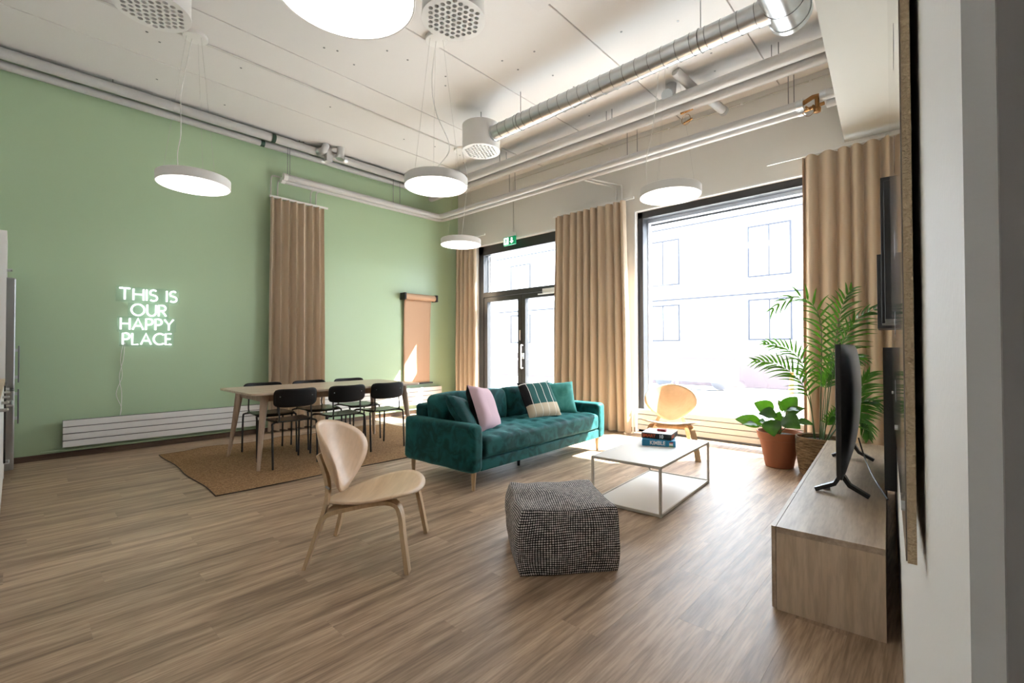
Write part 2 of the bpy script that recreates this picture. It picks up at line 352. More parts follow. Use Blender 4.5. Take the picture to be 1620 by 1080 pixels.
def cushion(wd, ht, dp, n=14, seed=0, mi2=None, wr=.012):
    """throw pillow in the xz plane, thickness along y"""
    mb = MB()
    for side in (1, -1):
        def P(u, v, side=side):
            a, b = 2*u-1, 2*v-1
            pinch = 1-.07*(1-abs(a)**2)*abs(b)**4-.0; pz = 1-.07*(1-abs(b)**2)*abs(a)**4
            x = a*wd/2*pinch if False else a*wd/2*(1-.06*(1-b*b)*abs(a)**3); z = b*ht/2*(1-.06*(1-a*a)*abs(b)**3)
            t = ((1-a**4)*(1-b**4))**.55
            nz = noise.noise(V((x*7+seed, z*7, seed*3.1)))*wr*t+abs(noise.noise(V((x*16+seed, z*9, 5+seed))))*wr*.8*t*(abs(a)+abs(b))
            return (x, side*(dp/2*t+nz+.002), z)
        mb.grid(P, n, n, flip=(side > 0), mi=0 if (side < 0 or not mi2) else 1)
    return mb
def rot_m(rx=0, ry=0, rz=0, loc=(0, 0, 0)):
    return Matrix.Translation(loc) @ Euler((rx, ry, rz), 'XYZ').to_matrix().to_4x4()
def bez(p, n=16):
    """Catmull-Rom through points"""
    p = [V(q) for q in p]; out = []
    for i in range(len(p)-1):
        a = p[max(i-1, 0)]; b = p[i]; c = p[i+1]; d = p[min(i+2, len(p)-1)]
        for k in range(n):
            t = k/n; out.append(.5*((2*b)+(c-a)*t+(2*a-5*b+4*c-d)*t*t+(3*b-a-3*c+d)*t**3))
    out.append(p[-1]); return out
def text_mesh(txt, size, depth, m, parent, loc, rot, bold=0, sx=1):
    cu = bpy.data.curves.new('t', 'FONT'); cu.body = txt; cu.size = size; cu.extrude = depth; cu.offset = bold; cu.align_x = 'LEFT'
    o = bpy.data.objects.new('t', cu); C.objects.link(o); dg = bpy.context.evaluated_depsgraph_get()
    me = bpy.data.meshes.new_from_object(o.evaluated_get(dg)); bpy.data.objects.remove(o)
    me.materials.clear(); me.materials.append(m); q = bpy.data.objects.new('lettering', me); C.objects.link(q); q.parent = parent
    q.location = loc; q.rotation_euler = rot; q.scale = (sx, 1, 1); return q

D = 5.90          # inner face of the window wall
H = 4.15          # ceiling height
YB = -.70         # back wall
XR = 8.6          # hall wall
# right wall frame: rotated slightly, origin under the camera
RY = .066; WL = .030
def rw(lat, al, z=0): return V((CAMX+lat*math.cos(RY)-al*math.sin(RY), lat*math.sin(RY)+al*math.cos(RY), z))

# ------------------------------------------------------------------ room shell
fl = struct(box(-.2, XR+.1, YB-.1, D+.35, -.12, -.012).build('floor', M['plank']))
pm = {}
PW = .184
nx = 0; x = 0.0; col = 0
while x < 7.15:
    off = (col*.437) % 1.22; y = YB-off
    while y < D+.10:
        y0, y1 = max(y, YB), min(y+1.22, D+.10)
        if y1-y0 > .03:
            L_ = round(y1-y0-.0005, 4)
            if L_ not in pm:
                o = box(0, PW-.0005, 0, L_, -.012, 0).build('plank', M['plank'], fl, (x, y0, 0), smooth=0); pm[L_] = o.data
            else:
                o = bpy.data.objects.new('plank', pm[L_]); C.objects.link(o); o.parent = fl; o.location = (x, y0, 0)
        y += 1.22
    x += PW; col += 1
rest = MB()
while x < XR-.01:
    rest.box(x, min(x+PW-.0016, XR), YB, D, -.012, 0); x += PW
rest.build('plank_remainder', M['plank'], fl)['kind'] = 'stuff'

struct(box(-.2, 0, YB-.15, D+.3, -.1, H).build('wall_left', M['green']))
struct(box(-.2, XR+.1, YB-.15, YB, -.1, H).build('wall_back', M['white_wall']))
struct(box(XR, XR+.15, YB-.15, D+.3, -.1, H).build('wall_hall', M['hall']))
# window wall with two openings (door unit .47-2.53, window 3.78-6.32)
ww = MB()
T0, T1 = D, D+.32; OP = [(.50, 2.56), (3.775, 6.34)]; OZ = 3.085
ww.box(0, OP[0][0], T0, T1, -.1, H).box(OP[0][1], OP[1][0], T0, T1, -.1, H).box(OP[1][1], XR, T0, T1, -.1, H)
for a, b in OP: ww.box(a, b, T0, T1, OZ, H)
struct(ww.build('wall_window', M['white_wall'], smooth=0))
for k, (a, b) in enumerate(OP):
    r = MB(); r.box(a, a+.018, D-.001, D+.075, 0, OZ).box(b-.018, b, D-.001, D+.075, 0, OZ).box(a, b, D-.001, D+.075, OZ-.018, OZ)
    struct(r.build('trim_%d' % (k+1), M['reveal'], smooth=0))
# right wall with the end next to the camera
p = [rw(WL, .32), rw(.20, .32), rw(.20, D/math.cos(RY)+.1), rw(WL, D/math.cos(RY)+.1)]
struct(MB().prism([(q.x, q.y) for q in p], -.1, H).build('wall_right', M['white_wall'], smooth=0))
p = [rw(.042, .316), rw(.30, .316), rw(.30, .322), rw(.042, .322)]
struct(MB().prism([(q.x, q.y) for q in p], 0, H).build('trim_3', M['hall'], smooth=0))
# ceiling: slab with separate panels
ce = struct(box(-.2, XR+.15, YB-.15, D+.3, H+.02, H+.2).build('ceiling', M['ceiling']))
xs = [-.16, .99, 2.14, 3.29, 4.45, 5.6, 6.75, 7.9, XR+.1]
for a, b in zip(xs[:-1], xs[1:]):
    box(a+.006, b-.006, YB-.1, D+.2, H, H+.03).build('ceiling_panel', M['ceiling'], ce, bevel=.006)
hl = MB()
for i in range(46):
    x_ = random.choice([.5, 1.4, 2.5, 2.9, 3.6, 3.9, 4.8, 5.2])+random.uniform(-.1, .1); y_ = .6+i*.113
    hl.lathe([(.001, H-.004), (.011, H-.003), (.011, H+.003)], 8, (x_, y_))
hl.build('anchor_plugs', M['rod'], ce)['kind'] = 'stuff'
# soffit along the right wall
p = [rw(-.33, -.9), rw(.10, -.9), rw(.10, D+.05), rw(-.33, D+.05)]
struct(MB().prism([(q.x, q.y) for q in p], 3.312, H+.01).build('trim_4', M['soffit'], smooth=0))
# boxed duct near the top of the frame
tag(box(4.63, 5.6, 1.5, 2.77, 3.80, H+.0).build('duct_box', M['ceiling'], bevel=.004), 'white boxed duct under the ceiling, cut off by the top edge of the photo', 'duct')
# baseboards
struct(box(0, .014, YB, D, 0, .062).build('baseboard_left', M['baseboard'], bevel=.003))
struct(box(2.56, 3.775, D-.014, D, 0, .062).build('baseboard_window', M['baseboard'], bevel=.003))

# ------------------------------------------------------------------ glazing
def glazed(name, cells, frame_boxes, y, mats=(None,)):
    root = bpy.data.objects.new(name, None); C.objects.link(root); root['kind'] = 'structure'; root.location = (0, y, 0)
    fm = MB()
    for (x0, x1, z0, z1, y0, y1) in frame_boxes: fm.box(x0, x1, y0, y1, z0, z1)
    fm.build('window_frame', M['dark_frame'], root, bevel=.004)
    for (x0, x1, z0, z1) in cells: box(x0, x1, .06, .068, z0, z1).build('pane', M['glass'], root, smooth=0)
    return root
Yf = D+.075
# door unit
d1 = glazed('door_1', [(.645, 2.42, 2.20, 2.90), (.70, 1.515, .20, 2.02), (1.675, 2.42, .20, 2.02)],
    [(.518, .645, 0, OZ-.018, 0, .14), (2.42, 2.542, 0, OZ-.018, 0, .14), (.518, 2.542, 2.90, OZ-.018, 0, .14), (.645, 2.42, 2.11, 2.20, 0, .14)], Yf)
for a, b in ((.650, 1.580), (1.586, 2.416)):
    lf = MB(); tr = 2.104
    lf.box(a, a+.085, .01, .10, .01, tr).box(b-.085, b, .01, .10, .01, tr).box(a+.085, b-.085, .01, .10, tr-.085, tr).box(a+.085, b-.085, .01, .10, .01, .22)
    lf.build('door_leaf', M['dark_frame'], d1, bevel=.003)
# lever handle, lock and pull on the right leaf
hn = MB(); hn.tube(bez([(1.625, -.0, 1.215), (1.625, -.05, 1.215), (1.625, -.055, 1.16), (1.625, -.055, .88), (1.625, -.05, .825), (1.625, 0, .825)], 4), .012, 10)
hn.build('door_handle', M['white_metal'], d1)
lk = MB(); lk.box(1.60, 1.655, -.014, 0, .98, 1.08).tube([(1.628, -.014, 1.03), (1.628, -.05, 1.03)], .013, 10); lk.build('lock', M['steel'], d1, bevel=.002)
box(1.55, 1.572, -.012, 0, 1.30, 1.48).build('latch_guard', M['white_metal'], d1, bevel=.002)
ds = MB(); ds.box(2.10, 2.42, -.055, 0, 2.075, 2.145); ds.box(2.02, 2.36, -.075, -.058, 2.050, 2.068); ds.build('door_closer', M['white_metal'], d1, bevel=.006)
# big window
w1 = glazed('window_1', [(3.87, 6.24, .06, 2.975)],
    [(3.793, 3.87, 0, OZ-.018, 0, .14), (6.24, 6.322, 0, OZ-.018, 0, .14), (3.793, 6.322, 2.975, OZ-.018, 0, .14), (3.793, 6.322, -.01, .05, 0, .14)], Yf)
g = MB(); g.box(3.84, 3.885, .145, .24, .05, 2.99).box(6.22, 6.27, .145, .24, .05, 2.99).box(3.84, 6.27, .145, .24, 2.93, 3.0)
g.build('outer_reveal', M['grey_frame'], w1, bevel=.003)
g = MB(); g.box(3.885, 6.22, .225, .24, 2.905, 2.93).box(3.885, 6.22, .20, .22, .05, .07); g.build('outer_bead', M['dark_frame'], w1)
g = MB(); g.box(.645, .69, .145, .24, .05, 2.9).box(2.38, 2.42, .145, .24, .05, 2.9); g.build('outer_reveal', M['grey_frame'], d1, bevel=.003)

# ------------------------------------------------------------------ outside
tag(box(-40, 45, D+.34, 60, -.35, -.12).build('pavement', M['pavement']), 'pale sunlit pavement outside the windows', 'pavement')
bl = thing('far_building', 'pale plastered building across the street seen through the windows', 'building', (0, 24, 0))
box(-34, 40, 0, 8, -.12, 12.5).build('wall', M['facade'], bl)
box(-34, 40, -.25, 0, 11.9, 12.3).build('cornice', M['facade_line'], bl)
box(-34, 40, -.10, 0, 8.15, 8.3).build('string_course', M['facade_line'], bl)
box(-34, 40, -.06, 0, 7.55, 7.62).build('string_course', M['facade_line'], bl)
box(-34, 40, -.08, 0, 3.7, 3.78).build('string_course', M['facade_line'], bl)
for i in range(13):
    for z0, z1 in ((1.6, 3.4), (4.6, 6.9), (8.9, 10.9)):
        x0 = -31+i*5.2; wf = MB(); wf.box(x0-.08, x0, -.06, .02, z0-.08, z1+.08).box(x0+1.7, x0+1.78, -.06, .02, z0-.08, z1+.08).box(x0, x0+1.7, -.06, .02, z1, z1+.08).box(x0, x0+1.7, -.06, .02, z0-.08, z0).box(x0+.82, x0+.88, -.05, .01, z0, z1)
        f_ = wf.build('window', M['facade_line'], bl); 
        box(x0, x0+1.7, -.01, .01, z0, z1).build('pane', M['facade'], f_)
for x_ in (-6.2, 3.6, 13.2): MB().tube([(x_, -.12, -.2), (x_, -.12, 11.9)], .06, 8).build('downpipe', M['facade_line'], bl)
rwl = box(-30, 40, 16, 16.3, -.119, .95).build('garden_wall', M['redwall'], bevel=.02); tag(rwl, 'low reddish stone wall across the street', 'wall')
fn = thing('street_railing', 'white metal railing with posts standing in the street outside', 'railing', (0, 10.5, -.12))
for z_ in (1.3, .95, .3): MB().tube([(-18, 0, z_), (22, 0, z_)], .025, 8).build('rail', M['rail_white'], fn)
pp = None
for i in range(34):
    x_ = -18+i*1.2
    if pp is None: pp = MB().tube([(0, 0, 0), (0, 0, 1.35)], .03, 8).build('post', M['rail_white'], fn, (x_, 0, 0))
    else: q = pp.copy(); C.objects.link(q); q.location = (x_, 0, 0)
mk = MB(); mk.lathe([(.16, 0), (.16, .03), (.10, .04), (.035, .75), (.03, .76)], 16, cap0=True, cap1=True)
tag(mk.build('traffic_cone', M['orange'], None, (4.55, 11.4, -.12)), 'orange traffic cone in the street behind the railing', 'cone')
pk = thing('parked_trailer', 'grey low trailer parked beyond the railing, left of the cone', 'trailer', (1.2, 14, -.12))
box(-1.6, 1.3, -.7, .7, .30, .8).build('body', M['far_glass'], pk, bevel=.05)
for sx in (-1, .8):
    MB().lathe([(.001, -.72), (.28, -.72), (.3, -.7), (.3, -.55), (.001, -.55)], 20).xf(rot_m(rx=0)).xf(Matrix.Translation((sx, 0, .3)) @ Matrix.Rotation(PI/2, 4, 'X')).build('wheel', M['far_glass'], pk)

# ------------------------------------------------------------------ radiators
def radiator(label, x0, y0, y1, z0, z1, nsl=4, mt='white_metal', along='Y', valve=None, dep=.07):
    r = thing('panel_radiator', label, 'radiator', (x0, y0, 0) if along == 'Y' else (y0, x0, 0))
    Lg = y1-y0; h = (z1-z0)/nsl
    def bx(a0, a1, d0, d1, c0, c1): return box(d0, d1, a0, a1, c0, c1) if along == 'Y' else box(a0, a1, -d1, -d0, c0, c1)
    bx(.002, Lg-.002, -dep, -.020, z0+.004, z1-.004).build('body', M['core'], r)
    for k in range(nsl): bx(0, Lg, -.014, 0, z0+k*h+.004, z0+(k+1)*h-.004).build('panel', M[mt], r, bevel=.0035)
    for a in (.15, Lg-.18): bx(a, a+.03, -dep-.03, -dep, z0+.05, z1-.05).build('bracket', M[mt], r)
    return r
radiator('long white four-panel radiator low on the green wall under the neon sign', .10, .36, 2.30, .118, .408)
r2 = radiator('white four-panel radiator on the green wall between curtain and paper roll', .10, 3.12, 5.42, .165, .47)
MB().tube([(-.05, -.10, .0), (-.05, -.10, .30), (-.05, 0, .30)], .011, 8).build('supply_pipe', M['white_metal'], r2)
tag(MB().tube([(.045, .2, .085), (.045, 2.2, .085), (.045, 5.6, .085)], .012, 8).build('heating_pipe', M['green']), 'thin green painted heating pipe running above the left baseboard', 'pipe')
r3 = radiator('low white slatted radiator in front of the big window behind the armchair', D-.10, 3.86, 6.05, .058, .338, along='X')
vv = MB(); vv.tube([(-.05, -.02, .30), (-.05, -.02, .06), (-.05, -.02, .0)], .012, 8); vv.build('supply_pipe', M['white_metal'], r3)
vv = MB(); vv.tube([(-.09, -.02, .335), (-.01, -.02, .335)], .02, 12); vv.build('valve', M['white_metal'], r3)

# ------------------------------------------------------------------ curtains
def curtain(label, a0, a1, y, z0, z1, n, along='X', sgn=-1, amp=.055, flare=.03, rail0=None, rail1=None, seed=0, drop=.0):
    """pleated curtain; along X at Y=y (or along Y at X=y)"""
    r = thing('curtain', label, 'curtain', (a0, y, 0) if along == 'X' else (y, a0, 0))
    Lg = a1-a0; rnd = random.Random(seed); NS = n*16
    ph = [rnd.uniform(-.18, .18) for _ in range(n+2)]; am = [rnd.uniform(.7, 1.1) for _ in range(n+2)]
    def P(u, v):
        k = u*n; i = int(min(k, n-1e-6)); fr = k-i
        kk = k+(ph[i]*(1-fr)+ph[i+1]*fr)*min(1, 4*u*(1-u)+.0)
        A = (am[i]*(1-fr)+am[i+1]*fr)*amp*(.75+.35*(1-v))
        sn = math.sin(2*PI*kk); d = A*(sn+.13*math.sin(4*PI*kk+.6)+.03*math.sin(6*PI*kk))+.012*math.sin(2*PI*(kk*.37+v*1.3+seed))*(1-v)
        s_ = u*Lg+(u-.5)*flare*(1-v)+.016*math.cos(2*PI*kk)*A/amp*1.0
        z = z0+(z1-z0)*v
        return (s_, sgn*0+d, z) if along == 'X' else (d, s_, z)
    MB().grid(P, NS, 18).build('fabric', M['curtain'], r, smooth=80)
    R0 = (rail0 if rail0 is not None else a0)-a0; R1 = (rail1 if rail1 is not None else a1)-a0
    rb = box(R0, R1, -.012, .012, z1, z1+.028) if along == 'X' else box(-.012, .012, R0, R1, z1, z1+.028)
    rb.build('rail', M['curtain_rail'], r, bevel=.003)
    tp = MB()
    for k in range(n):
        s_ = Lg*(k+.5)/n
        tp.box(*( (s_-.004, s_+.004, -.004, .004) if along == 'X' else (-.004, .004, s_-.004, s_+.004)), z1-.02, z1+.002)
    tp.build('hooks', M['curtain_rail'], r)
    return r
curtain('beige pleated curtain hanging on the green wall beside the dining table', 2.385, 3.14, .145, .03, 3.262, 7, along='Y', rail0=2.38, rail1=3.21, seed=3, amp=.062, flare=.05)
curtain('beige pleated curtain glowing in the sun in the corner left of the glass door', .12, .69, 5.74, .02, 3.20, 5, rail0=.06, rail1=.93, seed=5, amp=.055, flare=.05)
curtain('wide beige pleated curtain between the glass door and the big window', 2.50, 3.72, 5.745, .012, 3.205, 10, rail0=2.47, rail1=3.86, seed=1, amp=.07, flare=.14)
curtain('beige pleated curtain right of the big window behind the palm', 5.83, 6.60, 5.745, .02, 3.205, 6, rail0=5.5, rail1=6.54, seed=2, amp=.07, flare=.04)

# ------------------------------------------------------------------ pipes under the ceiling
def run(name, label, cat, parts): 
    r = thing(name, label, cat)
    for pn, mb, m in parts: mb.build(pn, m, r)
    return r
def T(pts, r, n=14): return MB().tube(pts, r, n)
# upper pair: along the green wall, round the corner, along the window wall
upA = [(.19, YB, 4.045), (.19, 4.93, 4.045), (.19, 4.99, 4.045), (.25, 5.03, 4.045), (6.6, 5.03, 4.045)]
run('sprinkler_main', 'upper pair of grey sleeved pipes running round the room below the ceiling', 'pipe', [
 ('pipe', T([(.20, YB, 4.065), (.20, 4.90, 4.065), (.235, 4.965, 4.065), (.30, 5.0, 4.065)], .056), M['pipe']),
 ('pipe', T([(.085, YB, 3.995), (.085, 5.0, 3.995), (.12, 5.08, 3.995), (.2, 5.12, 3.995)], .042), M['pipe']),
 ('pipe', T([(.28, 5.0, 3.93), (6.55, 5.0, 3.93)], .062), M['pipe']),
 ('pipe', T([(.16, 5.12, 3.87), (6.55, 5.12, 3.87)], .052), M['pipe'])])
lp = run('heating_main', 'lower pair of grey sleeved pipes below the upper pair, turning at the corner', 'pipe', [
 ('pipe', T([(.19, 2.56, 3.575), (.19, 5.2, 3.575), (.215, 5.27, 3.575), (.27, 5.30, 3.575), (5.92, 5.30, 3.575)], .044), M['pipe']),
 ('pipe', T([(.10, 2.56, 3.545), (.10, 5.30, 3.545), (.13, 5.375, 3.545), (.19, 5.40, 3.545), (5.90, 5.40, 3.545)], .036), M['pipe'])])
MB().tube([(.19, 2.545, 3.575), (.19, 2.60, 3.575)], .049, 14).build('sleeve_end', M['white_metal'], lp)
MB().tube([(.10, 2.545, 3.545), (.10, 2.60, 3.545)], .041, 14).build('sleeve_end', M['white_metal'], lp)
MB().tube([(5.88, 5.30, 3.575), (5.94, 5.30, 3.575)], .050, 14).build('sleeve_end', M['steel'], lp)
MB().tube([(5.88, 5.40, 3.545), (5.94, 5.40, 3.545)], .042, 14).build('sleeve_end', M['steel'], lp)
lp2 = run('pipe_stub', 'short grey pipe pair between the brass valve and the soffit', 'pipe', [
 ('pipe', T([(6.10, 5.30, 3.60), (6.6, 5.30, 3.60)], .048), M['pipe']), ('pipe', T([(6.12, 5.40, 3.555), (6.6, 5.40, 3.555)], .040), M['pipe'])])
MB().tube([(6.08, 5.30, 3.60), (6.13, 5.30, 3.60)], .052, 14).build('sleeve_end', M['steel'], lp2)
vb = thing('brass_valve', 'aged brass valve cluster joining the lower pipes near the soffit', 'valve', (6.02, 5.32, 3.56))
MB().tube([(-.09, -.02, .02), (0, -.03, .05), (.08, -.02, .05)], .022, 10).build('body', M['brass'], vb)
MB().tube([(-.09, .06, -.02), (-.02, .02, -.03), (.08, .06, 0)], .018, 10).build('branch', M['brass'], vb)
MB().lathe([(.001, -.11), (.03, -.105), (.034, -.07), (.02, -.05), (.02, .03), (.001, .035)], 12, (.035, -.02)).build('actuator', M['brass'], vb)
MB().tube([(-.06, -.02, -.02), (-.02, -.03, -.06), (.0, -.03, -.03), (.03, -.03, -.10)], .010, 8).build('drain', M['brass'], vb)
MB().tube(bez([(-.05, -.03, -.03), (-.08, -.04, -.09), (-.03, -.04, -.13), (.02, -.03, -.09)], 6), .003, 6).build('capillary', M['brass'], vb)
vb2 = thing('brass_fitting', 'small brown brass fitting and wire ring under the upper pipes', 'valve', (4.86, 5.12, 3.80))
MB().tube([(-.08, 0, .02), (.06, 0, .03)], .018, 8).build('body', M['brass'], vb2)
MB().tube([(.05*math.cos(t*.5)-.02, 0, -.07+.06*math.sin(t*.5)) for t in range(14)], .003, 6).build('wire_ring', M['brass'], vb2)
MB().tube([(-.05, .01, -.10), (.05, .0, -.08)], .012, 8).build('clip', M['brass'], vb2)
# crossing pipes near the ceiling joint
def elbow(label, pts, r=.055):
    o = thing('pipe_elbow', label, 'pipe', pts[0]); q = [V(a)-V(pts[0]) for a in pts]
    MB().tube(bez(q, 5), r, 14).build('pipe', M['pipe'], o)
    a, b = V(q[-1]), V(q[-2]); d = (a-b).normalized(); MB().tube([a-d*.03, a+d*.015], r+.006, 14).build('collar', M['steel'], o)
    return o
elbow('grey pipe stub dropping from the ceiling beside the right pendant', [(4.70, 5.05, 4.16), (4.70, 5.02, 4.02), (4.70, 4.95, 3.99)], .06)
elbow('grey pipe stub crossing over the upper pipes right of the pendant', [(4.86, 4.80, 4.13), (4.92, 5.0, 4.05), (4.98, 5.14, 3.98)], .05)
elbow('grey pipe stub pointing to the window wall under the upper pipes', [(5.02, 5.10, 3.95), (5.05, 5.40, 3.95), (5.08, 5.62, 3.93)], .048)
elbow('left grey pipe stub above the curtain on the green wall', [(.36, 3.08, 4.15), (.34, 3.05, 4.06), (.26, 3.02, 4.05)], .05)
elbow('right grey pipe stub above the curtain on the green wall', [(.40, 3.28, 4.16), (.40, 3.28, 4.08), (.40, 3.27, 3.99)], .055)
tag(box(.24, .34, 3.10, 3.19, 3.93, 4.13).build('mounting_plate', M['pipe'], bevel=.006), 'small grey mounting plate between the two pipe stubs over the green wall', 'bracket')
# couplings on the green-wall pipes
for lb, x_, y_, z_, r_ in (('bright steel sleeve ring on the thick upper pipe', .20, 3.42, 4.065, .060), ('bright steel sleeve ring on the thin upper pipe by the green wall', .085, 3.12, 3.995, .046)):
    tag(MB().tube([(x_, y_, z_), (x_, y_+.05, z_)], r_, 16).build('pipe_collar', M['steel']), lb, 'pipe collar')
for lb, x_, y_, z_ in (('upper dark green tape mark on the pipes above the neon wall', .205, 2.38, 4.062), ('lower dark green tape mark on the pipes above the neon wall', .088, 2.28, 3.992)):
    tag(MB().tube([(x_, y_, z_), (x_, y_+.05, z_)], (.0575 if z_ > 4 else .0435), 16).build('pipe_marker', M['green_dark']), lb, 'marker')
# hangers
def hanger(x_, y_, z0, label, two=.06, ax='Y', r_=.005, clamp=.07):
    o = thing('pipe_hanger', label, 'hanger', (x_, y_, z0), 0, 'threaded rods carrying the pipes')
    for s_ in ((0, two) if two else (0,)):
        a = (0, s_, 0) if ax == 'Y' else (s_, 0, 0); MB().tube([a, (a[0], a[1], H-z0)], r_, 6).build('rod', M['rod'], o)
    return o
hg = 'thin threaded rod hanger between ceiling and pipe'
hanger(.22, .72, 4.1, 'single threaded rod hanger above the neon sign wall', 0)
hanger(.20, 2.76, 4.1, 'double rod hanger above the curtain on the green wall')
hanger(.15, 2.62, 3.61, 'double rod hanger at the end of the lower pipes on the green wall', .03)
hanger(.14, 4.35, 3.6, 'double rod hanger left of the middle pendant on the green wall', .13)
hanger(1.95, 5.08, 3.9, 'rod hanger of the upper pipes behind the perforated diffuser', .14, 'X')
hanger(1.90, 5.35, 3.6, 'double rod hanger of the lower pipes left of the wide curtain', .12, 'X')
hanger(3.85, 5.06, 3.9, 'triple rod hanger of the upper pipes left of the pipe stubs', .08, 'X')
hanger(3.98, 5.35, 3.6, 'double rod hanger of the lower pipes above the big window', .14, 'X')
hanger(5.72, 5.06, 3.95, 'double rod hanger of the upper pipes near the soffit', .06, 'X')
hanger(5.80, 5.35, 3.6, 'double rod hanger of the lower pipes beside the brass valve', .05, 'X')
# conduits
tag(MB().tube([(1.685, YB, H-.012), (1.685, 4.6, H-.012)], .011, 8).build('ceiling_conduit', M['pipe_green']), 'thin white conduit on the ceiling linking two pendant canopies', 'conduit')
cw = thing('wall_conduit', 'thin pinkish conduit along the top of the window wall dropping to the exit sign', 'conduit', (0, D-.012, 0))
MB().tube([(6.6, 0, 4.075), (1.52, 0, 4.075), (1.485, 0, 4.05), (1.485, 0, 3.17)], .009, 8).build('tube', M['pipe_green'], cw)
for x_ in (2.6, 3.4, 4.3, 5.2, 5.9): box(x_-.012, x_+.012, -.014, .008, 4.062, 4.088).build('clip', M['white_metal'], cw)
for nm, pts in (('left', [(.10, 2.57, 3.575), (.05, 2.48, 3.60), (.035, 2.44, 3.55), (.035, 2.44, 3.25)]), ('middle', [(.10, 2.58, 3.545), (.05, 2.55, 3.55), (.035, 2.53, 3.50), (.035, 2.53, 3.25)]),
                ('third', [(.10, 3.06, 3.54), (.05, 3.04, 3.53), (.035, 3.0, 3.48), (.035, 3.0, 3.25)]), ('right', [(.10, 3.14, 3.54), (.05, 3.12, 3.53), (.035, 3.08, 3.48), (.035, 3.08, 3.25)])):
    tag(MB().tube(bez(pts, 5), .009, 8).build('feed_pipe', M['pipe_green']), '%s thin pale pipe dropping behind the curtain on the green wall' % nm, 'pipe')
for nm, dx in (('left', 0), ('right', .09)):
    tag(MB().tube(bez([(3.22+dx, 5.40, 3.55), (3.28+dx, 5.5, 3.52), (3.45+dx, 5.86, 3.50), (3.50+dx, 5.885, 3.46), (3.50+dx, 5.885, 3.24)], 5), .011, 8).build('feed_pipe', M['white_metal']),
        '%s thin white pipe bending down to the wall above the wide curtain' % nm, 'pipe')

# ------------------------------------------------------------------ ventilation
R_D = .235
def diffuser_parts(root, top=.33, hgt=.33):
    MB().lathe([(.001, hgt), (R_D-.01, hgt), (R_D, hgt-.006), (R_D, .02), (R_D+.004, .018), (R_D+.004, 0.0)], 48).build('drum', M['white_metal'], root)
    # perforated plate, real holes
    cs = []; s_ = .049; hr = .0178
    for i in range(-6, 7):
        for j in range(-6, 7):
            x_ = (i+.5*(j % 2))*s_; y_ = j*s_*.866
            if math.hypot(x_, y_) < R_D-.032: cs.append((x_, y_))
    bm = bmesh.new(); ed = []
    def ring(cx, cy, r, n):
        vs = [bm.verts.new((cx+r*math.cos(2*PI*k/n), cy+r*math.sin(2*PI*k/n), 0)) for k in range(n)]
        return [bm.edges.new((vs[k], vs[(k+1) % n])) for k in range(n)]
    ed += ring(0, 0, R_D+.004, 48)
    for c in cs: ed += ring(c[0], c[1], hr, 12)
    bmesh.ops.triangle_fill(bm, use_beauty=True, edges=ed)
    me = bpy.data.meshes.new('faceplate'); bm.to_mesh(me); bm.free(); me.materials.append(M['white_metal'])
    o = bpy.data.objects.new('faceplate', me); C.objects.link(o); o.parent = root; o.location = (0, 0, -.0)
    nz = None
    for c in cs:
        if nz is None:
            m_ = MB(); m_.lathe([(hr, 0), (hr, .03)], 12, mi=0).lathe([(hr, .03), (.0005, .0301)], 12, mi=1); nz = m_.build('nozzle', [M['white_metal'], M['hole']], root, (*c, 0))
        else: q = nz.copy(); C.objects.link(q); q.location = (*c, 0)
d3 = thing('air_diffuser', 'white drum air diffuser with perforated face fed by the spiral duct', 'air vent', (2.684, 3.991, 3.645), 0)
diffuser_parts(d3)
MB().tube([(0, 0, .33), (0, 0, H-3.645)], .005, 6).build('hanging_rod', M['rod'], d3)
d2 = dup(d3, (4.24, 2.24, 3.645), .4, 'large white drum diffuser with perforated face beside the biggest pendant')
d1_ = dup(d3, (2.70, .67, 3.645), .8, 'white perforated drum diffuser at the top left corner of the photo')
# spiral duct
du = thing('spiral_duct', 'galvanised spiral duct running from the drum diffuser to the right', 'duct', (2.92, 3.991, 3.80))
Ld = 5.98-2.92; rD = .092
MB().tube([(0, 0, 0), (Ld, 0, 0)], rD, 32).build('pipe', M['steel'], du)
MB().tube([(0, 0, 0), (.03, 0, 0)], rD+.006, 32).build('collar', M['steel'], du)
x_ = .12
while x_ < Ld-.05:
    pts = []
    s_ = MB(); tx = .03
    for k in range(33):
        th = 2*PI*k/32; pts.append((x_+tx*k/32, (rD+.0012)*math.cos(th), (rD+.0012)*math.sin(th)))
    s_.tube(pts, .0028, 5).build('seam', M['steel_dark'], du); x_ += .128
for x_ in (.436, 2.51):
    MB().tube([(x_, rD*.0, rD), (x_, 0, H-3.80)], .004, 6).build('hanging_rod', M['rod'], du)
    MB().tube([(x_, (rD+.004)*math.cos(k*PI/16), (rD+.004)*math.sin(k*PI/16)) for k in range(33)], .004, 5).build('clamp', M['rod'], du)
bd = thing('main_duct', 'wide galvanised duct coming from the camera side with a capped end', 'duct', (6.07, 4.14, 3.80))
MB().tube([(0, 0, 0), (.07*1, -4.7, 0)], .145, 36).build('pipe', M['steel'], bd)
MB().tube([(0, .03, 0), (0, -.02, 0)], .152, 36).build('end_cap', M['steel'], bd)
for k in range(12):
    y_ = -.25-k*.37; MB().tube([(.146*math.cos(t*PI/16)+.0149*(-y_), y_+.05*t/32, .146*math.sin(t*PI/16)) for t in range(33)], .003, 5).build('seam', M['steel_dark'], bd)
MB().tube([(-.18, -.149, 0), (-.10, -.149, 0)], rD+.008, 32).build('branch_collar', M['steel'], bd)
for s_ in (-.03, .02): MB().tube([(s_, -.02, .14), (s_*2.2, -.02, H-3.80)], .004, 6).build('hanging_rod', M['rod'], bd)

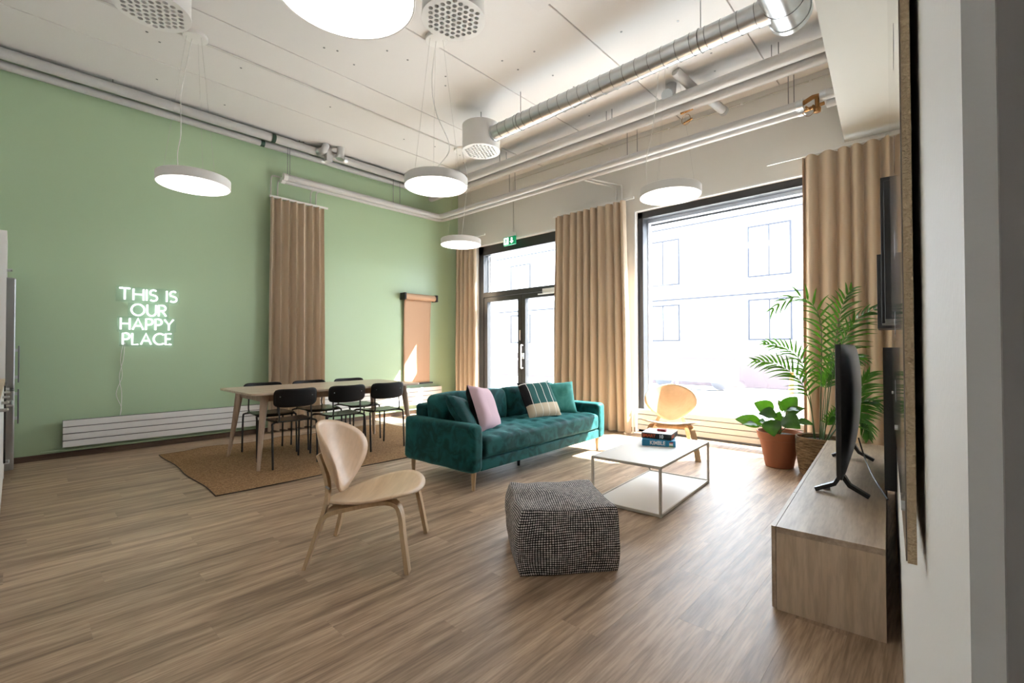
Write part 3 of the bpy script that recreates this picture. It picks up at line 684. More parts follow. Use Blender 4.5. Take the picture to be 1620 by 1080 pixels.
# ------------------------------------------------------------------ pendants
PR = .30; PZ = 2.705
def pendant(x_, y_, label, cordpts, z=PZ):
    o = thing('pendant_lamp', label, 'lamp', (x_, y_, z), 0, 'round white disc pendants')
    MB().lathe([(PR-.012, .004), (PR-.004, 0), (PR, .004), (PR, .082), (PR-.006, .088), (.001, .092)], 56).build('rim', M['lamp'], o)
    MB().lathe([(.0005, .003), (PR-.010, .003)], 56).build('diffuser', M['lamp_face'], o)
    top = H-z
    MB().lathe([(.001, top-.035), (.098, top-.033), (.103, top-.028), (.103, top)], 32).build('canopy', M['lamp'], o)
    for k in range(3):
        a = 2*PI*k/3+.5; MB().tube([(.07*math.cos(a), .07*math.sin(a), top-.03), (.24*math.cos(a), .24*math.sin(a), .09)], .0012, 5).build('suspension_wire', M['wire'], o)
    MB().tube(bez(cordpts(top), 8), .0038, 8).build('cord', M['cord'], o)
    return o
def latv(s_, z): return (s_*math.cos(YAW), s_*math.sin(YAW), z)
pendant(1.739, 1.15, 'white disc pendant in front of the green wall above the neon sign', lambda t: [latv(-.03, t-.03), latv(-.07, t*.85), latv(-.13, t*.6), latv(-.13, t*.35), latv(-.16, t*.22), latv(-.15, .09)])
pendant(3.386, 2.738, 'white disc pendant at mid height in the centre, hung in front of the room corner', lambda t: [latv(0, t-.03), latv(-.04, t*.72), latv(.0, t*.5), latv(.13, t*.27), latv(.02, t*.14), latv(-.05, .09)])
pendant(1.663, 4.537, 'smallest looking white disc pendant hanging beside the exit sign', lambda t: [latv(.02, t-.03), latv(.10, t*.7), latv(.06, t*.4), latv(.03, t*.2), latv(0.0, .09)])
pendant(4.904, 4.541, 'white disc pendant hanging in front of the big window', lambda t: [latv(-.1, t-.03), latv(-.12, t*.8), latv(-.17, t*.5), latv(-.24, t*.25), latv(-.23, .09)])
pendant(5.03, .97, 'largest looking white disc pendant cut off by the top edge', lambda t: [latv(0, t-.03), latv(.05, t*.5), latv(0, .09)])

# ------------------------------------------------------------------ neon sign
ns = thing('neon_sign', 'white neon sign reading THIS IS OUR HAPPY PLACE on the green wall', 'neon sign', (0, 0, 0))
def arc(cx, cy, rx, ry, a0, a1, n=10): return [(cx+rx*math.cos(math.radians(a0+(a1-a0)*k/n)), cy+ry*math.sin(math.radians(a0+(a1-a0)*k/n))) for k in range(n+1)]
G = {'T': (.72, [[(0, 1), (.72, 1)], [(.36, 1), (.36, 0)]]), 'H': (.68, [[(0, 0), (0, 1)], [(.68, 0), (.68, 1)], [(0, .52), (.68, .52)]]),
     'I': (.0, [[(0, 0), (0, 1)]]), 'S': (.5, [arc(.26, .745, .24, .255, 40, 250, 9)[:-1]+arc(.25, .26, .26, .26, 80, -140, 10)]),
     'O': (.96, [arc(.48, .5, .48, .5, 90, 450, 24)]), 'U': (.66, [[(0, 1), (0, .35)]+arc(.33, .33, .33, .33, 180, 360, 10)+[(.66, 1)]]),
     'R': (.56, [[(0, 0), (0, 1), (.25, 1)]+arc(.27, .74, .26, .26, 90, -90, 8)+[(0, .48)], [(.27, .48), (.58, 0)]]),
     'A': (.82, [[(0, 0), (.41, 1), (.82, 0)], [(.14, .34), (.68, .34)]]), 'P': (.52, [[(0, 0), (0, 1), (.25, 1)]+arc(.25, .73, .27, .27, 90, -90, 8)+[(0, .46)]]),
     'Y': (.74, [[(0, 1), (.37, .5), (.74, 1)], [(.37, .5), (.37, 0)]]), 'L': (.46, [[(0, 1), (0, 0), (.46, 0)]]), 'C': (.78, [arc(.5, .5, .5, .5, 50, 310, 16)]),
     'E': (.48, [[(.48, 1), (0, 1), (0, 0), (.48, 0)], [(0, .52), (.42, .52)]]), ' ': (.26, [])}
def line(txt, y0, y1, zc, hgt):
    adv = .22; tot = sum(G[c][0] for c in txt)+adv*(len(txt)-1); sc_ = (y1-y0)/tot; x = 0; pl = MB()
    for c in txt:
        w_, st = G[c]
        if st:
            mb = MB()
            for s_ in st: mb.tube([(.040, y0+(x+a)*sc_, zc+(b-.5)*hgt) for a, b in s_], .0085, 8)
            mb.build('letter', M['neon'], ns)
        x += w_+adv
    pl.box(.020, .026, y0-.03, y1+.03, zc-hgt/2-.022, zc+hgt/2+.022); pl.build('backing_plate', M['acrylic'], ns, bevel=.002)
line('THIS IS', .815, 1.355, 1.800, .130); line('OUR', .925, 1.250, 1.622, .130); line('HAPPY', .830, 1.325, 1.455, .130); line('PLACE', .850, 1.305, 1.282, .130)
for y_, z_ in ((.84, 1.875), (1.33, 1.875), (.87, 1.23), (1.29, 1.23)): MB().tube([(0, y_, z_), (.03, y_, z_)], .006, 8).build('standoff', M['white_metal'], ns)
for k, dy in enumerate((0, .012)):
    MB().tube(bez([(.018, .86+dy, 1.24), (.012, .835+dy*2, 1.05), (.012, .85-dy*2, .85), (.012, .80+dy*4, .66), (.012, .845, .50), (.012, .835, .405)], 6), .003, 6).build('cable', M['cord'], ns)

# ------------------------------------------------------------------ kraft paper roll
kr = thing('paper_roll_holder', 'wall mounted kraft paper roll with its sheet hanging down beside the radiator', 'paper roll', (0, 4.60, 0))
MB().tube([(.085, .02, 2.075), (.085, .66, 2.075)], .055, 24).build('roll', M['kraft'], kr)
for a, b in ((-.02, .02), (.66, .70)): box(0, .145, a, b, 2.015, 2.135).build('bracket', M['black'], kr, bevel=.004)
def PS(u, v):
    z = .545+(2.03-.545)*v; return (.030+.035*v**6+.006*math.sin(u*5+v*4), .03+u*.57, z)
sh = MB().grid(PS, 14, 24).build('sheet', M['kraft'], kr, smooth=80); sm = sh.modifiers.new('s', 'SOLIDIFY'); sm.thickness = .001
box(.005, .045, -.02, .66, .525, .548).build('tear_bar', M['black'], kr, bevel=.002)

# ------------------------------------------------------------------ exit sign
ex = thing('exit_sign', 'small green emergency exit sign with running figure and arrow above the glass door', 'sign', (1.30, D-.07, 2.955))
box(0, .28, 0, .03, 0, .145).build('panel', M['green_sign'], ex, bevel=.003)
box(.012, .125, -.002, 0, .012, .133).build('pictogram_field', M['sign_white'], ex)
ar = MB(); ar.prism([(.18, .062), (.18, .122), (.215, .122), (.215, .062), (.245, .062), (.1975, .02), (.150, .062)], 0, .002); ar.xf(Matrix.Rotation(PI/2, 4, 'X')); ar.build('arrow', M['sign_white'], ex, (0, 0, 0))
fg = MB(); fg.tube([(.075, -.004, .112), (.075, -.004, .100)], .010, 8); fg.tube([(.072, -.004, .098), (.062, -.004, .062)], .008, 6); fg.tube([(.062, -.004, .062), (.082, -.004, .045), (.078, -.004, .022)], .006, 6); fg.tube([(.062, -.004, .062), (.048, -.004, .045), (.030, -.004, .042)], .006, 6); fg.tube([(.070, -.004, .094), (.092, -.004, .080)], .005, 6); fg.tube([(.070, -.004, .094), (.045, -.004, .082)], .005, 6)
fg.build('running_figure', M['green_sign'], ex)
box(.13, .25, .02, .055, .145, .215).build('mounting_box', M['white_metal'], ex, bevel=.003)

# ------------------------------------------------------------------ rug
rg = thing('jute_rug', 'large brown jute rug with wavy edges under the dining table', 'rug', (0, 0, 0))
RX0, RX1, RY0, RY1 = .60, 2.72, 1.10, 3.95
def rug_h(x_, y_):
    e = max(0, 1-(x_-RX0)/.5); return .007+.012*e*max(0, math.sin(y_*9+1.2*math.sin(y_*2.1)))+.004*max(0, noise.noise(V((x_*3, y_*3, 0))))
def RP(u, v):
    y_ = RY0+(RY1-RY0)*v; x_ = RX0+(RX1-RX0)*u
    x_ += (1-u)*.022*math.sin(y_*7)+u*.008*math.sin(y_*5); y_ += (v*.02+.01*(1-v))*math.sin(x_*6)
    return (x_+.01*(v-.5), y_-(1-u)*.0, rug_h(x_, y_))
MB().grid(RP, 80, 100).build('weave', M['jute'], rg, smooth=80)
eb = MB()
for fn_ in (lambda t: RP(1, t), lambda t: RP(0, t), lambda t: RP(t, 0), lambda t: RP(t, 1)):
    eb.tube([V(fn_(t/60))-V((0, 0, .003)) for t in range(61)], .0045, 6)
eb.build('binding', M['jute_edge'], rg)

# ------------------------------------------------------------------ dining table
dt = thing('dining_table', 'long pale wooden dining table with splayed legs on the jute rug', 'table', (1.715, 2.46, .008))
TW, TL, TZ = 1.0, 1.9, .735
def tt(a, n=9):
    pts = []
    for cx, cy, a0 in ((TW/2-.05, -TL/2+.05, -90), (TW/2-.05, TL/2-.05, 0), (-TW/2+.05, TL/2-.05, 90), (-TW/2+.05, -TL/2+.05, 180)):
        pts += [(cx+.05*math.cos(math.radians(a0+90*k/6)), cy+.05*math.sin(math.radians(a0+90*k/6))) for k in range(7)]
    return [(x_*(1+.0*y_), y_*(1+.028*(1-(2*x_/TW)**2)) if abs(y_) > TL/2-.06 else y_) for x_, y_ in pts]
MB().prism(tt(0), TZ-.022, TZ).build('tabletop', M['table_wood'], dt, bevel=.004)
box(-.36, .36, -.80, -.775, TZ-.10, TZ-.022).build('apron', M['table_leg'], dt, bevel=.003)
box(-.36, .36, .775, .80, TZ-.10, TZ-.022).build('apron', M['table_leg'], dt, bevel=.003)
box(.34, .362, -.80, .80, TZ-.095, TZ-.022).build('apron', M['table_leg'], dt, bevel=.003)
box(-.362, -.34, -.80, .80, TZ-.095, TZ-.022).build('apron', M['table_leg'], dt, bevel=.003)
for sx in (-1, 1):
    for sy in (-1, 1):
        mb = MB(); mb.tube([(sx*.45, sy*.875, 0), (sx*.40, sy*.835, TZ*.45), (sx*.365, sy*.795, TZ-.06), (sx*.355, sy*.785, TZ-.022)], [.016, .027, .040, .042], 10, flat=(1, .8))
        mb.build('leg', M['table_leg'], dt)

# ------------------------------------------------------------------ dining chairs (local +y = front)
def make_dining_chair(label):
    c = thing('dining_chair', label, 'chair', (0, 0, 0), 0, 'black dining chairs round the table')
    m_ = MB()
    def SP(u, v):
        a, b = 2*u-1, 2*v-1; wd = .205-.02*(1-v)
        ra = abs(a)**5; x_ = a*wd*(1-.05*abs(b)**8); y_ = .02+b*.20*(1-.05*abs(a)**8); z_ = .452-.010*(1-a*a)*(1-b*b*.3)-.016*max(0, b-.6)**1.5*4
        return (x_, y_, z_)
    m_.grid(SP, 16, 16); o = m_.build('seat', M['black_seat'], c, smooth=80); s_ = o.modifiers.new('s', 'SOLIDIFY'); s_.thickness = .011; s_.offset = -1
    m_ = MB()
    def BP(u, v):
        a, b = 2*u-1, 2*v-1; rr = 1-.09*abs(b)**6; x_ = a*.208*rr; z_ = .672+b*.090*(1-.16*abs(a)**8)+.006*a*a
        return (x_, -.235+.045*a*a-.10*(z_-.672), z_)
    m_.grid(BP, 18, 10); o = m_.build('backrest', M['black_back'], c, smooth=80); s_ = o.modifiers.new('s', 'SOLIDIFY'); s_.thickness = .010; s_.offset = 0
    for s_ in (-1, 1):
        fr = MB(); fr.tube(bez([(s_*.215, -.205, 0), (s_*.215, -.195, .20), (s_*.213, -.185, .395), (s_*.205, -.165, .428), (s_*.17, -.13, .436)], 5), .0098, 9); fr.build('leg', M['black'], c)
        fr = MB(); fr.tube(bez([(s_*.205, .235, 0), (s_*.205, .225, .20), (s_*.203, .215, .395), (s_*.198, .195, .428), (s_*.16, .15, .436)], 5), .0098, 9); fr.build('leg', M['black'], c)
        fr = MB(); fr.tube(bez([(s_*.155, .16, .434), (s_*.155, -.10, .434), (s_*.155, -.175, .445), (s_*.155, -.196, .49), (s_*.155, -.186, .56), (s_*.155, -.190, .62), (s_*.155, -.200, .70)], 5), .0075, 8); fr.build('back_post', M['black'], c)
        MB().tube([(s_*.155, -.219, .690), (s_*.155, -.200, .692)], .006, 10).build('screw', M['steel'], c)
    MB().tube([(-.17, -.12, .434), (.17, -.12, .434)], .007, 8).build('crossbar', M['black'], c)
    MB().tube([(-.16, .15, .434), (.16, .15, .434)], .007, 8).build('crossbar', M['black'], c)
    return c
ch = make_dining_chair('nearest black dining chair on the sofa side, at the left end of the table')
ch.location = (2.03, 1.905, .010); ch.rotation_euler = (0, 0, PI/2)
GZ = .010
dup(ch, (2.03, 2.445, GZ), PI/2+.01, 'middle black dining chair on the sofa side of the table')
dup(ch, (2.03, 2.945, GZ), PI/2-.02, 'black dining chair on the sofa side, closest to the green sofa')
dup(ch, (1.37, 1.965, GZ), -PI/2, 'black dining chair on the wall side, behind the near table leg')
dup(ch, (1.37, 2.50, GZ), -PI/2+.02, 'middle black dining chair on the wall side, in front of the curtain')
dup(ch, (1.37, 3.02, GZ), -PI/2, 'black dining chair on the wall side nearest the paper roll')

# ------------------------------------------------------------------ lounge armchairs (local +x = front)
def make_armchair(label):
    c = thing('lounge_chair', label, 'chair', (0, 0, 0), 0, 'light oak lounge chairs')
    # seat: egg outline, wide at the front, narrow at the rear, gently dished
    def disk(P, n=26, rings=9):
        mb = MB(); vs = [P(0, 0)]
        for r in range(1, rings+1):
            for k in range(n*2): vs.append(P(r/rings, 2*PI*k/(n*2)))
        m_ = n*2; fs = [(0, 1+k, 1+(k+1) % m_) for k in range(m_)]
        for r in range(rings-1):
            for k in range(m_):
                a = 1+r*m_+k; b = 1+r*m_+(k+1) % m_; fs.append((a, a+m_, b+m_, b))
        mb.add(vs, fs); return mb
    def SEAT(r, t):
        a, b = r*math.cos(t), r*math.sin(t)
        x_ = .035+a*.285; wd = .300*(1-.0*a)*(.70+.34*a-.06*a*a) if a < .6 else .300*(.70+.34*.6-.06*.36+.0*(a-.6))
        wd = .31*(1+.42*a-.18*a*a)/1.12
        y_ = b*wd
        z_ = .355+.062*a-.11*max(0, a-.4)**2+.030*b*b*(1-.3*a)-.016*(1-a*a)
        return (x_, y_, z_)
    o = disk(SEAT).build('seat', M['shell'], c, smooth=80); s_ = o.modifiers.new('s', 'SOLIDIFY'); s_.thickness = .013; s_.offset = -1
    def BACK(r, t):
        a, b = r*math.cos(t), r*math.sin(t)     # a across, b up
        z_ = .545+.203*b; y_ = a*.276*(1+.26*b-.12*b*b)
        x_ = -.195-.34*(z_-.42)+.140*a*a*(1+.30*b)+.02*b*b
        return (x_, y_, z_)
    o = disk(BACK).build('backrest', M['shell'], c, smooth=80); s_ = o.modifiers.new('s', 'SOLIDIFY'); s_.thickness = .013; s_.offset = 1
    for s_ in (-1, 1):
        # rear post: leg and back support in one bent bar
        MB().bar(bez([(-.270, s_*.220, 0), (-.225, s_*.190, .16), (-.185, s_*.150, .32), (-.192, s_*.110, .40), (-.222, s_*.080, .48), (-.262, s_*.065, .57)], 5), .042, .020, (0, 1, -.15*s_)).build('rear_leg', M['birch'], c)
        # front leg bending into the seat rail, hooking down behind
        MB().bar(bez([(.285, s_*.265, 0), (.255, s_*.240, .18), (.235, s_*.215, .290), (.195, s_*.19, .335), (.10, s_*.165, .333), (-.10, s_*.160, .292), (-.165, s_*.172, .272), (-.198, s_*.185, .235), (-.212, s_*.193, .185)], 5), .058, .022, (0, 1, -.08*s_)).build('front_leg', M['birch'], c)
        MB().tube([(-.165, s_*.155, .40), (-.195, s_*.130, .405)], .006, 8).build('bolt', M['rod'], c)
    MB().bar([(-.165, -.15, .268), (-.165, .15, .268)], .05, .02, (1, 0, 0)).build('cross_rail', M['birch'], c)
    MB().bar([(.12, -.17, .328), (.12, .17, .328)], .05, .02, (1, 0, 0)).build('cross_rail', M['birch'], c)
    return c
ac = make_armchair('light oak lounge chair with wing-like back on the bare floor in the foreground')
ac.location = (4.480, 1.405, 0); ac.rotation_euler = (0, 0, math.radians(43))
dup(ac, (4.72, 4.93, 0), math.radians(-66), 'light oak lounge chair in front of the big window behind the coffee table')

# ------------------------------------------------------------------ sofa
sf = thing('sofa', 'dark teal velvet three seat sofa on tapered wooden legs', 'sofa', (3.235, 2.475, 0), .035)
def wob(s_, amp, sc_=5):
    def f(q, n_): return q+n_*(noise.noise(q*sc_+V((s_, s_, s_)))*amp)
    return f
def part_rbox(name, x0, x1, y0, y1, z0, z1, r, m, par, n=6, f=None, rot=None):
    mb = rbox(x1-x0, y1-y0, z1-z0, r, n, f); return mb.build(name, m, par, ((x0+x1)/2, (y0+y1)/2, (z0+z1)/2), smooth=70, rot=rot)
SL = 2.13
part_rbox('base', .04, .90, .12, SL-.12, .15, .245, .012, M['velvet'], sf, 6)
part_rbox('arm', 0, .915, 0, .14, .145, .540, .045, M['velvet'], sf, 8, wob(1, .006))
part_rbox('arm', 0, .915, SL-.14, SL, .145, .540, .045, M['velvet'], sf, 8, wob(2, .006))
part_rbox('back_frame', 0, .16, .13, SL-.13, .145, .645, .035, M['velvet'], sf, 8, wob(3, .004))
def tuft(q, n_):
    if n_.z > .5:
        gx = (q.x+.34)/.17; gy = (q.y+.925)/.185; d = math.hypot(gx-round(gx), gy-round(gy)); l = abs(math.sin(gy*PI))
        q = q.copy(); q.z += .022*(1-(q.x/.4)**2)*(1-(q.y/1.0)**4)-.020*max(0, 1-d*3.2)-.006*(1-min(1, abs(gy-round(gy))*6))
    return q+n_*(noise.noise(q*6)*.008)
part_rbox('seat_cushion', .15, .918, .142, SL-.142, .250, .425, .040, M['velvet'], sf, 44, tuft)
for a, b, k in ((.145, SL/2-.002, 1), (SL/2+.002, SL-.145, 2)):
    def bf(q, n_, k=k):
        q = q+n_*(noise.noise(q*5+V((k*4, 0, 0)))*.022); q.x += .02*(1-(q.y/.48)**2)*(1-(q.z/.2)**2); q.z += .012*(1-(q.y/.48)**2); return q
    part_rbox('back_cushion', .13, .36, a, b, .405, .735, .06, M['velvet'], sf, 14, bf, rot=(0, -.13, 0))
for x_, y_ in ((.865, .065), (.865, SL-.10), (.05, .08), (.05, SL-.08), (.62, .93)):
    lm = M['birch'] if x_ != .62 else M['black']
    MB().tube([(x_, y_, 0), (x_, y_, .15)], [.013, .024], 14).build('leg', lm, sf)
def sofa_pt(x_, y_, z_): 
    c_, s_ = math.cos(.035), math.sin(.035); return V((3.235+x_*c_-y_*s_, 2.475+x_*s_+y_*c_, z_))
def pillow(name, label, x_, y_, z_, size, th, m, az, lean, roll=0, seed=0, mats=None):
    r = thing(name, label, 'cushion', sofa_pt(x_, y_, z_), 0, 'throw cushions on the sofa')
    # cushion local: xz plane, faces -y ; turned so that -y becomes direction az
    o = cushion(size, size, th, 18, seed, mi2=bool(mats)).build('cover', mats or m, r, smooth=80)
    o.rotation_euler = (Matrix.Rotation(az+PI/2, 4, 'Z') @ Matrix.Rotation(-lean, 4, 'X') @ Matrix.Rotation(roll, 4, 'Y')).to_euler()
    o.location = (0, 0, 0); return r
pillow('throw_cushion', 'dark green velvet cushion leaning against the left arm of the sofa', .55, .27, .555, .42, .13, M['velvet_dark'], math.radians(38), .60, .22, 1)
pillow('throw_cushion', 'pale pink cushion with a black back near the left end of the sofa', .56, .50, .600, .44, .16, None, math.radians(26), .38, .16, 2, [M['pink'], M['black_cloth']])
pillow('throw_cushion', 'green, black and sand cushion with thin white lines on the sofa', .55, 1.36, .615, .43, .13, None, math.radians(-14), .55, -.03, 3, [M['stripe'], M['black_cloth']])
pillow('throw_cushion', 'light teal velvet cushion against the right arm of the sofa', .52, 1.76, .590, .39, .14, M['velvet_light'], math.radians(-38), .40, -.04, 4)

# ------------------------------------------------------------------ coffee table
ct = thing('coffee_table', 'low white metal coffee table with a lower shelf', 'table', (4.965, 2.985, 0), -.0)
ang = .066
cq = Matrix.Rotation(ang, 4, 'Z'); ct.rotation_euler = (0, 0, ang)
CW, CL, CH = .535, 1.095, .352
box(0, CW, 0, CL, CH-.007, CH).build('tabletop', M['table_white'], ct, bevel=.002)
box(.004, CW-.004, .004, CL-.004, .010, .016).build('lower_shelf', M['table_white'], ct, bevel=.001)
rim = MB()
for z0, z1 in ((CH-.020, CH-.0005), (.004, .024)):
    rim.box(-.002, .010, -.002, CL+.002, z0, z1).box(CW-.010, CW+.002, -.002, CL+.002, z0, z1).box(.010, CW-.010, -.002, .010, z0, z1).box(.010, CW-.010, CL-.010, CL+.002, z0, z1)
rim.build('frame', M['table_edge'], ct, bevel=.002)
for x_, y_ in ((.006, .006), (CW-.006, .006), (.006, CL-.006), (CW-.006, CL-.006)):
    MB().box(x_-.009, x_+.009, y_-.009, y_+.009, 0, CH-.006).build('leg', M['table_edge'], ct, bevel=.003)
# games and small items on it
def game(name, label, cx, cy, z0, ax, L1, L2, h, m, lid):
    r = thing(name, label, 'board game', (cx, cy, z0), ax)
    box(0, L1, 0, L2, 0, h-.003).build('box', m, r, bevel=.0015)
    box(0.001, L1-.001, 0.001, L2-.001, h-.003, h).build('lid_face', lid, r)
    return r
g1 = game('board_game', 'bright blue board game box reading KIMBLE on the coffee table', 5.075, 3.575, CH, .44, .265, .265, .050, M['box_blue'], M['box_blue'])
text_mesh('KIMBLE', .044, .0006, M['white_ink'], g1, (.062, -.001, .013), (PI/2, 0, 0), .0012, .86)
box(.215, .245, -.0012, 0, .012, .036).build('label_print', M['white_ink'], g1)
box(.215, .245, -.0014, 0, .030, .038).build('label_print', M['red'], g1)
box(.215, .245, -.0014, 0, .002, .010).build('label_print', M['yellow_green'], g1)
g2 = game('board_game', 'black board game box with white lid reading SMART 10 stacked on the blue box', 5.035, 3.645, CH+.050, .20, .245, .245, .048, M['box_black'], M['box_lid'])
text_mesh('SMART', .036, .0006, M['orange_ink'], g2, (.008, -.001, .012), (PI/2, 0, 0), .0012, .98)
text_mesh('10', .040, .0006, M['white_ink'], g2, (.146, -.001, .010), (PI/2, 0, 0), .0016, .9)
box(.192, .215, -.001, 0, .012, .026).build('small_print', M['facade_line'], g2)
text_mesh('SMART', .034, .0006, M['orange_ink'], g2, (.246, .010, .012), (PI/2, 0, PI/2), .0012, .95)
box(.245, .246, .150, .185, .012, .034).build('small_print', M['facade_line'], g2); box(.245, .246, .20, .225, .012, .034).build('small_print', M['facade_line'], g2)
rb = box(-.036, .036, -.02, .02, 0, .018).build('card_case', M['red'], None, (5.145, 3.80, CH+.098), bevel=.002, rot=(0, 0, .15)); tag(rb, 'small dark red case lying on the white lid of the game box', 'case')
rb = box(-.02, .02, -.02, .02, 0, .032).build('score_counter', M['steel_dark'], None, (4.985, 3.86, CH), bevel=.003, rot=(0, 0, .15)); tag(rb, 'small grey counter standing left of the game boxes', 'counter')

# ------------------------------------------------------------------ pouf
pf = thing('pouf', 'square black and white woven pouf on the floor before the coffee table', 'pouf', (5.298, 2.130, 0), math.radians(50))
PS_ = .525; PH = .335
def pouf_mesh():
    n = 30; me = bpy.data.meshes.new('pouf'); bm = bmesh.new(); uvl = bm.loops.layers.uv.new('UVMap'); cache = {}
    def shape(p):
        x_, y_, z_ = p; h = PS_/2
        bul = 1-(z_/1.0)**2; q = V((x_*h, y_*h, z_*PH/2))
        k = .985+.085*bul-.03*(z_ > 0)*abs(z_)**3
        q.x *= k*(1+.02*(1-y_*y_)); q.y *= k*(1+.02*(1-x_*x_))
        cr = (x_*x_*y_*y_)
        q.x *= 1-.045*cr**4*(1-abs(z_))*1; q.y *= 1-.045*cr**4*(1-abs(z_))
        if z_ > .99: q.z += .030*(1-x_*x_)*(1-y_*y_)-.012+.012*cr
        else: q.z -= .012*max(0, z_)**3*(1-cr)
        q += V((noise.noise(q*7), noise.noise(q*7+V((9, 0, 0))), noise.noise(q*6+V((0, 9, 0)))*.8))*.014*(1 if z_ > -.95 else .3)
        q.z = max(q.z, -PH/2); return q
    def vert(p):
        k = tuple(round(a, 4) for a in p)
        if k not in cache: cache[k] = bm.verts.new(shape(p))
        return cache[k]
    for ax, sg in ((0, 1), (0, -1), (1, 1), (1, -1), (2, 1), (2, -1)):
        b, c = [i for i in range(3) if i != ax]
        for i in range(n):
            for j in range(n):
                q = []; uv = []
                for di, dj in ((0, 0), (1, 0), (1, 1), (0, 1)):
                    p = [0, 0, 0]; p[ax] = sg; p[b] = -1+2*(i+di)/n; p[c] = -1+2*(j+dj)/n; q.append(vert(p))
                    sz = PS_ if c != 2 else PH; uv.append(((i+di)/n*PS_+ax*1.3, (j+dj)/n*sz+(sg > 0)*.77))
                fl_ = (ax == 1) ^ (sg < 0)
                if fl_: q.reverse(); uv.reverse()
                try: f_ = bm.faces.new(q)
                except ValueError: continue
                f_.smooth = True
                for lp_, u_ in zip(f_.loops, uv): lp_[uvl].uv = u_
    bm.to_mesh(me); bm.free(); me.materials.append(M['pouf']); return me
o = bpy.data.objects.new('cover', pouf_mesh()); C.objects.link(o); o.parent = pf; o.location = (0, 0, PH/2+.001)

# ------------------------------------------------------------------ TV bench (local x = lateral, y = along wall)
tb = thing('tv_bench', 'long low oak TV bench standing along the right wall', 'bench', rw(0, 0), RY)
B0, B1, A0, A1, BH = -.397, -.016, 2.355, 4.825, .368
box(B0, B1, A0, A1, BH-.026, BH).build('top_panel', M['bench'], tb, bevel=.001)
box(B0, B1, A0, A0+.02, .0, BH-.0265).build('side_panel', M['bench_v'], tb, bevel=.001)
box(B0, B1, A1-.02, A1, .0, BH-.0265).build('side_panel', M['bench_v'], tb, bevel=.001)
box(B0+.01, B1, A0+.021, A1-.021, .005, .026).build('bottom_panel', M['bench'], tb)
box(B1-.008, B1, A0+.021, A1-.021, .026, BH-.027).build('back_panel', M['bench'], tb)
nd = 4; dl = (A1-A0)/nd
for k in range(nd): box(B0-.019, B0-.002, A0+k*dl+.0015, A0+(k+1)*dl-.0015, .006, BH-.001).build('door', M['bench'], tb, bevel=.001)
# TV
tv = thing('television', 'black flat television seen edge-on standing on the oak bench', 'television', rw(-.2, 3.64, BH), RY)
TW2 = .615; Z0, Z1 = .090, .815
def tvback(u, v):
    a = 2*u-1; z = Z0+(Z1-Z0)*v; prof = .018+.046*math.sin(PI*min(1, max(0, (1.02-v))*1.0)**.8)**.7*(1 if v < .98 else .4)
    e = (1-abs(a)**10); return (-.010+max(.012, prof*e+.012*(1-e)), a*TW2, z)
MB().grid(tvback, 30, 24).build('back_cover', M['tv'], tv, smooth=60)
box(-.022, .004, -TW2, TW2, Z0, Z1).build('bezel', M['tv'], tv, bevel=.003)
box(-.0235, -.022, -TW2+.01, TW2-.01, Z0+.018, Z1-.01).build('screen', M['screen'], tv)
for y_ in (-.53, .50):
    MB().bar([(-.01, y_, Z0+.01), (-.035, y_, .050), (-.125, y_-.02, .008)], [.06, .045, .030], .020, (0, 1, 0)).build('foot', M['tv'], tv)
    MB().bar([(.0, y_, Z0+.01), (.03, y_, .050), (.115, y_-.02, .008)], [.06, .045, .030], .020, (0, 1, 0)).build('foot', M['tv'], tv)
MB().tube(bez([(.03, .45, .16), (.06, .42, .05), (.09, .2, .02), (.12, -.05, .012), (.155, -.30, .01), (.19, -.5, .0)], 6), .005, 6).build('power_cable', M['tv'], tv)
rc = box(-.018, .018, -.03, .03, 0, .016).build('remote_control', M['steel_dark'], None, rw(-.285, 3.17, BH+.0005), bevel=.003, rot=(0, 0, RY+.3)); tag(rc, 'small dark remote lying on the bench beside the near television foot', 'remote')
# black picture frames hung on the right wall
def frame(label, lat, a0, a1, z0, z1, th=.045):
    f = thing('picture_frame', label, 'picture frame', rw(WL, (a0+a1)/2, z0), RY, 'black frames on the right wall')
    h = (a1-a0)/2; L2 = z1-z0; t = .03
    mb = MB(); mb.box(-th, -.001, -h, -h+t, 0, L2).box(-th, -.001, h-t, h, 0, L2).box(-th, -.001, -h+t, h-t, 0, t).box(-th, -.001, -h+t, h-t, L2-t, L2)
    mb.build('moulding', M['black'], f, bevel=.002)
    box(-th+.012, -.002, -h+t, h-t, t, L2-t).build('print', M['far_glass'], f); return f
frame('large black frame low on the right wall above the bench back', 0, 3.15, 3.80, .41, 1.165, .052)
frame('nearest tall black frame in the upper row on the right wall', 0, 3.15, 3.70, 1.315, 2.05, .040)
frame('second tall black frame in the upper row on the right wall', 0, 3.95, 4.35, 1.325, 2.30, .060)
frame('farthest short black frame in the upper row next to the curtain', 0, 4.85, 5.35, 1.32, 1.93, .095)
# glossy board close to the camera
gb = thing('glossy_board', 'tall glossy board with rough cork edge on the right wall close to the camera', 'board', rw(WL, .68, .925), RY)
box(-.0075, -.0150+.0072, 0, 1.9, 0, 1.75).build('core', M['cork'], gb)
box(-.0155, -.0079, 0.0, 1.9, 0.0, 1.75).build('core', M['cork'], gb)
box(-.0170, -.0157, .0, 1.9, .002, 1.75).build('glossy_sheet', M['board'], gb)
for y_, z_ in ((.05, .05), (.75, .05), (1.85, .05), (.05, 1.3)): MB().tube([(-.020, y_, z_), (-.016, y_, z_)], .006, 10).build('screw', M['steel'], gb)
for k in range(5): box(-.0173, -.01705, .35+.1*k, .42+.1*k, .75-.16*k, .80-.16*k).build('faint_mark', M['far_glass'], gb)

